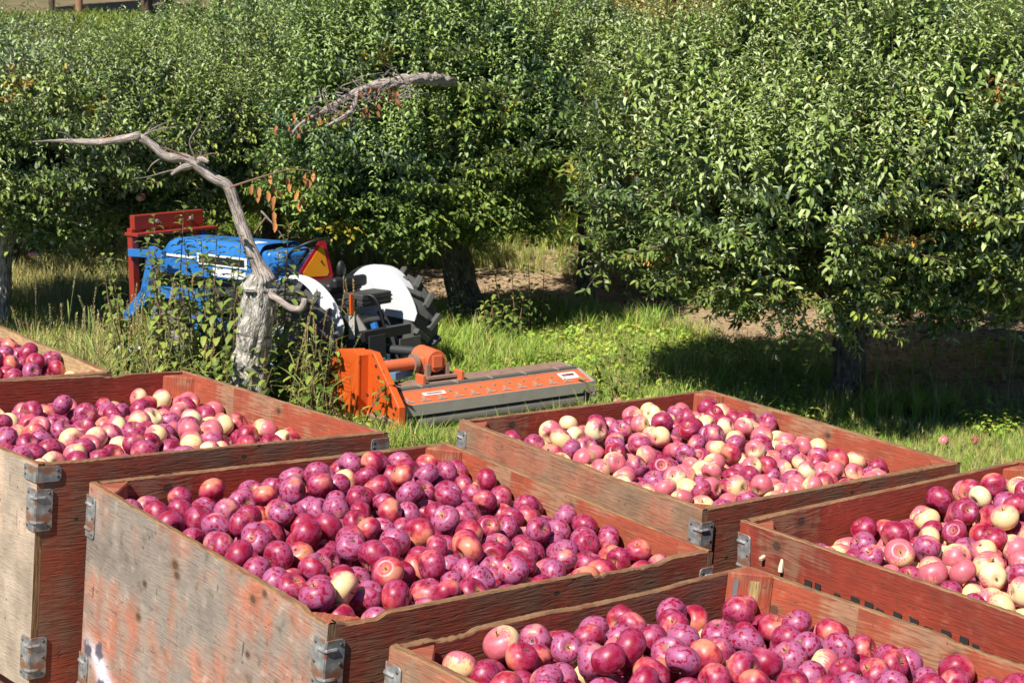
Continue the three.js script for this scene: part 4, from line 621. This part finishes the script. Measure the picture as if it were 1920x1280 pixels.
function makeBin(key, label, mats, opt = {}) {
  const b = BINS[key], { w, l } = b, g = thing('apple_bin', label, 'fruit bin', 'wooden fruit bins full of apples'); b.matrix.decompose(g.position, g.quaternion, g.scale);
  const H = BIN_H - 0.1, s = key.charCodeAt(0);
  const wall = (name, len, mo, mi, px, pz, ry, seed, chips) => part(g, name, panelGeo(len, H, T, seed, chips), [mo, mi, WD.edge], [px, 0.1, pz], [0, ry, 0]);
  wall('side_panel', l, mats.left[0], mats.left[1], -w / 2 + T / 2, 0, -Math.PI / 2, s + 1, opt.leftChips); wall('side_panel', l, mats.right[0], mats.right[1], w / 2 - T / 2, 0, Math.PI / 2, s + 2, opt.rightChips);
  wall('front_panel', w - 2 * T - 0.002, mats.front[0], mats.front[1], 0, l / 2 - T / 2, 0, s + 3, opt.frontChips); wall('back_panel', w - 2 * T - 0.002, mats.back[0], mats.back[1], 0, -l / 2 + T / 2, Math.PI, s + 4, opt.backChips);
  part(g, 'floor_board', box(w - 2 * T - 0.01, 0.02, l - 2 * T - 0.01, 0, 0.112, 0), WD.red);
  for (const x of [-0.4, 0, 0.4]) part(g, 'runner', box(0.09, 0.098, l - 0.02, x * w, 0.05, 0, 0.006), WD.brown);
  // three-cornered posts inside each corner
  for (const [sx, sz, c] of [[-1, 1, 'F'], [1, 1, 'R'], [1, -1, 'B'], [-1, -1, 'L']]) {
    const leg = 0.075, sh = new THREE.Shape(); sh.moveTo(0, 0); sh.lineTo(leg, 0); sh.lineTo(leg * 0.92, leg * 0.12); sh.lineTo(leg * 0.12, leg * 0.92); sh.lineTo(0, leg); sh.closePath();
    const drop = (opt.postDrop ?? {})[c] ?? 0.012, pg = new THREE.ExtrudeGeometry(sh, { depth: H - 0.03 - drop, bevelEnabled: true, bevelSize: 0.003, bevelThickness: 0.004, bevelSegments: 1 }).rotateX(-Math.PI / 2);
    { const u = pg.attributes.uv, p = pg.attributes.position; for (let i = 0; i < u.count; i++) u.setXY(i, p.getY(i) / 1.2, (p.getX(i) * 0.7 + p.getZ(i) * 0.7) / 0.74 + 0.3); }
    const post = part(g, 'corner_post', pg, (opt.postMat ?? {})[c] ?? WD.redworn, [sx * (w / 2 - T - 0.004), 0.127, sz * (l / 2 - T - 0.004)], [0, { F: 0, R: Math.PI / 2, B: Math.PI, L: -Math.PI / 2 }[c], 0]);
    if (opt.strips && c === 'B') for (const [o, ww, mt] of [[-0.012, 0.024, WD.streaked], [0.036, 0.014, GALV]]) { const sg = box(0.003, H - 0.04, ww); { const u = sg.attributes.uv, p = sg.attributes.position; for (let i = 0; i < u.count; i++) u.setXY(i, p.getY(i) / 1.2, p.getZ(i) / 0.74 + 0.2); } part(post, o < 0 ? 'wood_strip' : 'metal_strip', sg, mt, [0.041 + o * 0.7071, (H - 0.04) / 2, -0.041 + o * 0.7071], [0, Math.PI / 4, 0]); }
  }
  // galvanised corner brackets, nailed on
  const at = { F: [-1, 1, 0], R: [1, 1, Math.PI / 2], B: [1, -1, Math.PI], L: [-1, -1, -Math.PI / 2] };
  for (const [c, kind, y] of opt.brackets ?? [['F', 'tall', -0.155], ['R', 'tall', -0.16], ['B', 'tall', -0.155], ['L', 'tall', -0.15], ['F', 'tall', -0.6], ['L', 'tall', -0.6]]) {
    const [sx, sz, ry] = at[c], h = kind === 'tall' ? 0.115 : 0.042, bw = kind === 'tall' ? 0.048 : 0.07, br = part(g, 'corner_bracket', BK[kind], GALV, [sx * (w / 2 + 0.0022), BIN_H + y, sz * (l / 2 + 0.0022)], [0, ry, 0]);
    for (const ny of kind === 'tall' ? [0.012, 0.057, 0.103] : [0.014, 0.03]) { part(br, 'nail', NAILG, NAIL, [bw - 0.01, ny, 0.003]); part(br, 'nail', NAILG, NAIL, [-0.003, ny, -(bw - 0.01)], [0, -Math.PI / 2, 0]); }
  }
  return g;
}
const W2 = (a, b = WD.red) => [a, b];
makeBin('A', 'pale weathered bin behind the centre bin, left, mixed apples against a red back wall', { left: W2(WD.pale), front: W2(WD.brown), back: W2(WD.red), right: W2(WD.red, WD.redworn) }, { brackets: [['F', 'small', -0.05], ['F', 'tall', -0.185], ['F', 'tall', -0.6], ['R', 'small', -0.06], ['B', 'tall', -0.15]], backChips: [[-0.3, 0.05, 0.008]] });
const binC = makeBin('C', 'big centre bin with bleached left side, heaped with purple-red apples', { left: W2(WD.bleached), front: W2(WD.brown), back: W2(WD.red), right: W2(WD.grey, WD.redworn) }, { frontChips: [[0.33, 0.14, 0.012], [0.2, 0.03, 0.012], [-0.52, 0.07, 0.012]], leftChips: [[0.52, 0.06, 0.01]], postDrop: { L: 0.004, B: 0.004 } });
makeBin('D', 'red-brown bin behind the centre bin on the right, full of yellow and pink apples', { left: W2(WD.grey), front: W2(WD.brown), back: W2(WD.red), right: W2(WD.red, WD.redworn) }, { leftChips: [[0.25, 0.2, 0.006]], postDrop: { F: 0.01, B: 0.002 } });
const binE = makeBin('E', 'bright red bin at the right edge with black stencil marks, holding pink and green apples', { left: W2(WD.red), front: W2(WD.red), back: W2(WD.red), right: W2(WD.red, WD.red) }, { frontChips: [] });
makeBin('G', 'nearest bin at the bottom edge, dark purple apples, corner post with yellow streaks', { left: W2(WD.grey), front: W2(WD.brown), back: W2(WD.red, WD.brown), right: W2(WD.grey, WD.redworn) }, { postDrop: { B: -0.004, L: 0.01 }, postMat: { B: WD.redworn }, strips: true, backChips: [[0.43, 0.07, 0.01], [-0.1, 0.25, 0.006]], rightChips: [[-0.1, 0.12, 0.008]] });
makeBin('H', 'farthest bin at the left edge with bare grey-tan wood grain, mostly hidden', { left: W2(WD.pale), front: W2(WD.grey), back: W2(WD.straw), right: W2(WD.straw, WD.straw) }, {});
// black stencil marks on the red bin's left side; only their upper ends show above the bin in front
{
  const b = BINS.E, ink = M([0.02, 0.017, 0.015], 0.85);
  [[0.33, 0.026], [0.295, 0.02], [0.225, 0.02], [0.163, 0.028], [0.115, 0.028], [0.078, 0.026], [0.02, 0.026], [-0.035, 0.026], [-0.08, 0.028], [-0.135, 0.03], [-0.19, 0.026], [-0.225, 0.02]].forEach(([z, w], i) => part(binE, 'stencil_mark', box(0.0012, 0.085, w, -b.w / 2 - 0.0004 - 0.004, BIN_H - 0.14 - (i % 3 === 2 ? 0.008 : 0), -z - 0.0), ink));
}
// torn splinters of wood
{
  const S = M([0.62, 0.5, 0.36], 0.9), splinter = (label, key, x, y, z, len, ry, rz) => { const b = BINS[key], p = V(x, y, z).applyMatrix4(b.matrix), t = thing('wood_splinter', label, 'splinter'), g = new THREE.BoxGeometry(len, 0.007, 0.011, 6, 1, 1), q = g.attributes.position; for (let i = 0; i < q.count; i++) q.setXYZ(i, q.getX(i), q.getY(i) + 0.004 * n3(q.getX(i) * 60, x), q.getZ(i) * (1 - 0.8 * Math.max(0, q.getX(i) / len)) + 0.003 * n3(q.getX(i) * 50, z)); g.computeVertexNormals(); t.position.copy(p); part(t, 'sliver', g, S).rotation.set(0, ry, rz); };
  splinter('pale wood splinter sticking out of the centre bin front board', 'C', -0.18, BIN_H - 0.118, 0.6, 0.07, 0.55, -0.2);
  splinter('short pale splinter on the red bin beside its bracket', 'E', -0.612, BIN_H - 0.08, -0.5, 0.03, 0.8, 0.3);
  splinter('upright pale splinter on the red bin, right of the short one', 'E', -0.612, BIN_H - 0.085, -0.43, 0.035, 0.8, 1.3);
}

// ---------------------------------------------------------------- apples
function appleGeo(seed) {
  const R = rng(seed), NU = 28, NV = 26, pos = [], uv = [], idx = [], lop = [(R() - 0.5) * 0.14, (R() - 0.5) * 0.14], tall = 0.9 + 0.12 * R(), ribs = 0.012 + 0.02 * R(), ph = R() * 6;
  for (let j = 0; j <= NV; j++) for (let i = 0; i <= NU; i++) {
    const v = j / NV, th = v * Math.PI, a = i / NU * Math.PI * 2, s = Math.sin(th), c = -Math.cos(th);     // v=0 blossom end, v=1 stem end
    let r = s * (1 + 0.05 * c) * (1 + ribs * (1 - v) * 1.5 * Math.cos(5 * a + ph) + 0.025 * Math.cos(a + ph * 2) + 0.015 * Math.cos(2 * a + ph)), y = c * tall * (0.97);
    const dimpT = Math.exp(-Math.pow((Math.PI - th) / 0.36, 2)), dimpB = Math.exp(-Math.pow(th / 0.5, 2)); y += -0.36 * dimpT + 0.27 * dimpB; if (c < -0.2) r *= 1 - 0.08 * (-c - 0.2);
    y += lop[0] * r * Math.cos(a) + lop[1] * r * Math.sin(a);
    pos.push(r * Math.cos(a), y * 0.98, r * Math.sin(a)); uv.push(i / NU, v);
  }
  for (let j = 0; j < NV; j++) for (let i = 0; i < NU; i++) { const a = j * (NU + 1) + i, b = a + NU + 1; idx.push(a, b, a + 1, a + 1, b, b + 1); }
  const g = new THREE.BufferGeometry(); g.setAttribute('position', new THREE.Float32BufferAttribute(pos, 3)); g.setAttribute('uv', new THREE.Float32BufferAttribute(uv, 2)); g.setIndex(idx); g.computeVertexNormals();
  const n = g.attributes.normal; for (let j = 0; j <= NV; j++) { const a = j * (NU + 1), b = a + NU, q = V(n.getX(a) + n.getX(b), n.getY(a) + n.getY(b), n.getZ(a) + n.getZ(b)).normalize(); n.setXYZ(a, q.x, q.y, q.z); n.setXYZ(b, q.x, q.y, q.z); }
  return g;
}
const APPLE_G = [1, 2, 3, 4, 5].map((s) => appleGeo(s * 11));
const STEM_G = limbGeo([[0, 0.42, 0], [0.02, 0.65, 0.01], [0.07, 0.82, 0.03]], [0.045, 0.035, 0.05], { seg: 6, rings: 5, rough: 0.1 }), CALYX_G = (() => { const B = new Leaves(); for (let k = 0; k < 5; k++) { const a = k * 1.2566, d = V(Math.cos(a), -0.9, Math.sin(a)).normalize(); B.leaf(V(0, -0.66, 0), d, V(-d.x, -0.5, -d.z).normalize(), 0.13, 0.07, 0.3, 0.3, [1, 1, 1], [1, 1, 1]); } return B.build(); })();
const STEM_M = M([0.16, 0.1, 0.05], 0.9), CALYX_M = M([0.1, 0.075, 0.045], 0.95);
function appleMat(kind, seed) {
  const R = rng(seed * 13 + 5), side = V(R() - 0.5, (R() - 0.5) * 0.8, R() - 0.5).normalize(), o = seed * 3.3;
  const map = tex(384, 192, (u, v) => {
    const a = u * Math.PI * 2, th = v * Math.PI, px = Math.sin(th) * Math.cos(a), py = -Math.cos(th), pz = Math.sin(th) * Math.sin(a), dt = px * side.x + py * side.y + pz * side.z;
    const f1 = fbm(px * 1.5 + o, py * 1.5, pz * 1.5, 3), f2 = fbm(px * 3.6 + o, py * 3.6, pz * 3.6 + 4, 4), f3 = n3(px * 11 + o, py * 11, pz * 11), st = n3(px * 14 + o, py * 1.6, pz * 14), fine = n3(px * 34, py * 7, pz * 34 + o);
    let c;
    if (kind === 'purple' || kind === 'red') {
      const flesh = mix3([138, 8, 40], [206, 72, 58], sm(0.1, 0.75, dt * 0.5 + f1 * 0.8 + (kind === 'red' ? 0.3 : 0))); c = mix3(flesh, [118, 4, 30], sm(0.0, 0.5, st * 0.7 + fine * 0.3) * 0.45);
      const bl = clamp((kind === 'red' ? 0.45 : 0.8 + 0.24 * Math.sin(seed * 2.1)) + 0.9 * f1 - 1.7 * sm(0.08, 0.26, f2 + f3 * 0.16) - 0.35 * sm(0.28, 0.44, f3)); c = mix3(c, [166, 106, 144], bl * 0.82);
      c = mix3(c, [216, 160, 112], sm(0.5, 0.95, dt * (kind === 'red' ? 1 : 0.75) + f1 * 0.5) * 0.55);
    } else {
      const y = kind === 'blush' ? [226, 192, 140] : [222, 204, 156], t = sm(-0.35, 0.55, dt + f1 * 0.9 + st * 0.3 + (kind === 'blush' ? 0.3 : -0.1)); c = mix3(y, [204, 84, 88], t * 0.9); c = mix3(c, [158, 26, 54], sm(0.6, 1.05, t + st * 0.5 + fine * 0.15) * 0.5);
      c = mix3(c, [206, 156, 168], clamp(0.45 + 0.5 * f1) * t * 0.8);
    }
    const rim = sm(0.86, 0.965, v + 0.02 * st), low = sm(0.1, 0.02, v); c = mix3(c, [184, 142, 88], rim * 0.7 * clamp(0.75 + f2 * 2 + st * 0.8)); c = mix3(c, [120, 92, 54], sm(0.955, 0.99, v) * 0.7); c = mix3(c, [178, 128, 90], low * 0.45 * clamp(0.7 + f2 * 2)); c = mix3(c, [70, 50, 34], sm(0.03, 0.01, v));
    const len = n3(px * 40 + o, py * 40, pz * 40); if (len > 0.56) c = mix3(c, [216, 176, 150], 0.25);
    if (n3(px * 6 + o * 2, py * 6, pz * 6) > 0.56) c = mix3(c, [96, 62, 48], 0.3);
    return c;
  });
  return new THREE.MeshPhysicalMaterial({ map, roughness: 0.42, specularIntensity: 1, clearcoat: 0.05, clearcoatRoughness: 0.4 });
}
const KINDS = { purple: [1, 2, 3, 4, 5].map((s) => appleMat('purple', s)), red: [6, 7, 8].map((s) => appleMat('red', s)), blush: [9, 10, 11, 12].map((s) => appleMat('blush', s)), pale: [13, 14, 15].map((s) => appleMat('pale', s)) };
// fill a bin: lattice below, then apples dropped one by one until the heap has its shape
const FILL = {
  A: { mixd: [0.62, 0.18, 0.12, 0.08], c: [-0.03, -0.12, -0.09, -0.11], mid: 0.015, tone: (x) => x > 0 ? 0.35 : 0, hill: [[-0.1, -0.25, 0.06, 0.12]] },
  C: { mixd: [0.7, 0.28, 0.02, 0], c: [0.02, -0.07, -0.05, -0.07], mid: 0.02, hill: [[0.15, -0.35, 0.07, 0.22], [-0.2, -0.1, 0.02, 0.3]] },
  D: { mixd: [0.36, 0.13, 0.39, 0.12], c: [-0.03, -0.09, -0.05, -0.1], mid: 0.01, hill: [[0.25, -0.3, 0.05, 0.25], [-0.2, -0.4, 0.05, 0.15]] },
  E: { mixd: [0.34, 0.13, 0.38, 0.15], c: [-0.08, -0.08, -0.05, -0.13], mid: 0.04, hill: [[0.2, -0.3, 0.08, 0.25]] },
  G: { mixd: [0.7, 0.28, 0.02, 0], c: [0.01, -0.05, -0.08, -0.02], mid: 0.01, hill: [[-0.1, -0.3, 0.06, 0.2]] },
  H: { mixd: [0.6, 0.3, 0.08, 0.02], c: [-0.05, -0.04, -0.06, -0.06], mid: 0.03, hill: [[0.3, 0.1, 0.05, 0.25]] },
};
camera.updateMatrixWorld(); camera.updateProjectionMatrix();
const all = [];
for (const key in FILL) {
  const b = BINS[key], F = FILL[key], R = rng(key.charCodeAt(0) * 31), hx = b.w / 2 - T - 0.003, hz = b.l / 2 - T - 0.003, S = [], grid = new Map(), cell = 0.1, gk = (x, z) => Math.floor(x / cell) * 1000 + Math.floor(z / cell);
  const profile = (x, z) => { const u = x / b.w + 0.5, v = 0.5 - z / b.l, [f, r, bk, l] = F.c; let y = mix(mix(f, r, u), mix(l, bk, u), v) + F.mid * Math.sin(Math.PI * clamp(u)) * Math.sin(Math.PI * clamp(v)); for (const [hx_, hz_, a, s] of F.hill) y += a * Math.exp(-((x - hx_) ** 2 + (z - hz_) ** 2) / (s * s)); return BIN_H + y; };
  const add = (x, y, z, r, top) => { const k = gk(x, z); if (!grid.has(k)) grid.set(k, []); const o = { x, y, z, r, top, key }; grid.get(k).push(o); S.push(o); };
  const base = BIN_H - 0.38;
  { const r = 0.037; let row = 0, ly = 0; for (let y = 0.124 + r; y < base; y += r * 1.66, ly++) { row = 0; for (let z = -hz + r; z < hz - r; z += r * 1.76, row++) for (let x = -hx + r + ((row + ly) % 2) * r; x < hx - r; x += 2 * r + 0.002) add(x, y, z, r, false); } }
  const cornerCut = hx + hz - 0.085;
  const rest = (x, z, r) => { let y = -9; const gx = Math.floor(x / cell), gz = Math.floor(z / cell); for (let i = -1; i <= 1; i++) for (let j = -1; j <= 1; j++) { const l = grid.get((gx + i) * 1000 + gz + j); if (l) for (const o of l) { const q = (o.x - x) ** 2 + (o.z - z) ** 2, s = o.r + r; if (q < s * s) { const t = o.y + Math.sqrt(s * s - q); if (t > y) y = t; } } } return y < 0 ? base : y; };
  let miss = 0;
  while (miss < 260) {
    const r = 0.0345 + 0.0085 * R(); let x = (R() * 2 - 1) * (hx - r), z = (R() * 2 - 1) * (hz - r), y = rest(x, z, r), step = 0.03;
    for (let k = 0; k < 26; k++) { let bx = x, bz = z, by = y; for (let q = 0; q < 8; q++) { const a = q * 0.785 + k * 0.3, nx = clamp(x + Math.cos(a) * step, -hx + r, hx - r), nz = clamp(z + Math.sin(a) * step, -hz + r, hz - r); if (Math.abs(nx) + Math.abs(nz) > cornerCut - r * 0.41) continue; const ny = rest(nx, nz, r); if (ny < by - 1e-5) { by = ny; bx = nx; bz = nz; } } if (by === y) step *= 0.55; x = bx; z = bz; y = by; if (step < 0.0015) break; }
    if (y + r * 0.55 > profile(x, z) + 0.03 || Math.abs(x) + Math.abs(z) > cornerCut - r * 0.41) { miss++; continue; } miss = Math.max(0, miss - 3); add(x, y, z, r, true);
  }
  const local = S.map((o) => V(o.x, o.y, o.z));
  S.forEach((o, i) => { o.p = local[i].clone().applyMatrix4(b.matrix); });
  // which of them the eye meets, and how much of each
  const eye = V(0, EYE, 0).applyMatrix4(b.matrix.clone().invert()), tops = S.filter((o) => o.top);
  for (const o of tops) {
    const c = V(o.x, o.y, o.z), d = eye.clone().sub(c).normalize(), sx = V().crossVectors(d, UPV).normalize(), sy = V().crossVectors(sx, d); let seen = 0;
    for (let k = 0; k < 13; k++) { const q = k === 0 ? 0 : k < 5 ? 0.5 : 0.88, a = k * 2.1, p = c.clone().addScaledVector(sx, Math.cos(a) * q * o.r).addScaledVector(sy, Math.sin(a) * q * o.r).addScaledVector(d, o.r * 0.3); let ok = true; for (const e of tops) { if (e === o || (e.x - o.x) ** 2 + (e.z - o.z) ** 2 > 0.12) continue; const w = V(e.x, e.y, e.z).sub(p), t = w.dot(d); if (t > 0 && w.lengthSq() - t * t < e.r * e.r) { ok = false; break; } } seen += ok; }
    const v = o.p.clone().project(camera); o.area = Math.abs(v.x) < 1.02 && Math.abs(v.y) < 1.02 ? seen / 13 * (o.r / o.p.distanceTo(camera.position)) ** 2 : 0;
    // hidden behind the near walls of its own bin
    const rim = BIN_H, tz = (b.l / 2 - o.z) / (d.z || 1e-6), tx = (-b.w / 2 - o.x) / (d.x || 1e-6); for (const t of [tz, tx]) if (t > 0 && o.y + o.r * 0.5 + d.y * t < rim) o.area *= 0.15;
    const q = R(), px = o.x; let m = F.mixd.slice(); if (F.tone) { const t = F.tone(px); m = [m[0] - t * 0.8, m[1], m[2] + t * 0.45, m[3] + t * 0.35]; } o.kind = q < m[0] ? 'purple' : q < m[0] + m[1] ? 'red' : q < m[0] + m[1] + m[2] ? 'blush' : 'pale';
  }
  for (const o of S) { o.kind ??= 'purple'; o.area ??= 0; o.mat = Math.floor(R() * KINDS[o.kind].length); o.geo = Math.floor(R() * 5); const up = V((R() - 0.5) * 2, (R() - 0.35) * 2, (R() - 0.5) * 2).normalize(); o.q = new THREE.Quaternion().setFromUnitVectors(UPV, up).multiply(new THREE.Quaternion().setFromAxisAngle(UPV, R() * 6.283)); all.push(o); }
}

all.sort((a, b) => b.area - a.area);
const BINNAME = { A: 'pale weathered bin', C: 'big centre bin', D: 'brown bin behind it', E: 'bright red bin', G: 'nearest bin', H: 'farthest left bin' };
const WHERE = { A: 'in the pale weathered bin on the left', C: 'heaped in the big centre bin', D: 'in the brown bin behind the centre bin on the right', E: 'in the bright red bin at the right edge', G: 'in the nearest bin at the bottom edge', H: 'in the farthest bin at the left edge' };
const LOOK = { purple: 'purple-red apple', red: 'red apple', blush: 'pink-blushed yellow apple', pale: 'pale yellow apple' };
for (const o of all.slice(0, 300)) {
  const b = BINS[o.key], zu = o.x / b.w, zv = o.z / b.l, zone = zu < -0.2 ? (zv > 0.2 ? 'near corner' : zv < -0.2 ? 'left corner' : 'left wall') : zu > 0.2 ? (zv > 0.2 ? 'right corner' : zv < -0.2 ? 'back corner' : 'right wall') : zv > 0.2 ? 'front board' : zv < -0.2 ? 'back wall' : 'middle';
  const fa = UPV.clone().applyQuaternion(o.q).dot(camera.position.clone().sub(o.p).normalize()), pose = fa > 0.55 ? 'stem hollow showing' : fa < -0.55 ? 'blossom end showing' : 'on its side', size = o.r > 0.0403 ? 'large' : o.r < 0.0371 ? 'small' : 'middling';
  const t = thing('apple', `${size} ${LOOK[o.kind]}, ${pose}, ${zone} of the ${o.key === 'D' ? 'brown bin' : BINNAME[o.key]}`, 'apple', `apples ${WHERE[o.key]}`); t.position.copy(o.p); t.quaternion.copy(o.q); t.scale.setScalar(o.r);
  part(t, 'skin', APPLE_G[o.geo], KINDS[o.kind][o.mat]); part(t, 'stem', STEM_G, STEM_M); part(t, 'calyx', CALYX_G, CALYX_M);
}
{
  const g = new THREE.Group(); g.name = 'apple_heap'; g.userData = { kind: 'stuff', label: 'the remaining apples that fill the wooden bins', category: 'apples' }; scene.add(g);
  const by = new Map(); for (const o of all.slice(300)) { const k = o.kind + o.mat; if (!by.has(k)) by.set(k, []); by.get(k).push(o); }
  for (const l of by.values()) copies(g, 'apples', APPLE_G[l.length % 5], KINDS[l[0].kind][l[0].mat], l.map((o) => [new THREE.Matrix4().compose(o.p, o.q, V(o.r, o.r, o.r)), new THREE.Color(1, 1, 1)]));
}
console.log('apples', all.length, 'visible', all.filter((o) => o.area > 2e-5).length);
// windfalls in the grass and fruit still on the trees
for (const [x, d, y, s, k, label] of [[0.87, 13.3, 0, 0.042, 'pale', 'yellow windfall apple in the grass beside the mower deck end'], [1.5, 13.1, 0, 0.036, 'pale', 'yellow windfall apple in the grass behind the brown bin'], [3.2, 11.95, 0, 0.046, 'pale', 'yellow windfall apple on the mown grass behind the red bin'], [2.55, 11.95, 0, 0.038, 'pale', 'smaller yellow windfall apple left of the one on the mown grass'], [3.45, 12.0, 0, 0.03, 'red', 'red windfall apple on the mown grass at the right'], [-3.78, 16.8, 2.0, 0.05, 'pale', 'yellow apple hanging below the bare branch tip'], [-3.87, 16.8, 1.84, 0.048, 'pale', 'yellow apple hanging lower left of the bare branch'], [-3.96, 16.8, 1.8, 0.046, 'pale', 'lowest of the yellow apples hanging by the bare branch'], [-3.73, 16.6, 1.47, 0.048, 'pale', 'yellow apple hanging above the red guard beam'], [-4.62, 15.85, 0.98, 0.042, 'pale', 'yellow apple hanging low at the left tree edge'], [1.38, 13.0, 1.62, 0.042, 'red', 'red apple showing through the big right crown']]) {
  const R = rng(Math.floor(x * 100 + 999)), t = thing('apple', label, 'apple'); t.position.set(x, y || ground(x, d) + s * 0.85 + 0.02, -d); t.rotation.set(y ? 0 : R() * 3, R() * 6, y ? 0.2 : R()); t.scale.setScalar(s); part(t, 'skin', APPLE_G[Math.floor(R() * 5)], KINDS[k][0]); part(t, 'stem', STEM_G, STEM_M);
}
renderer.render(scene, camera);
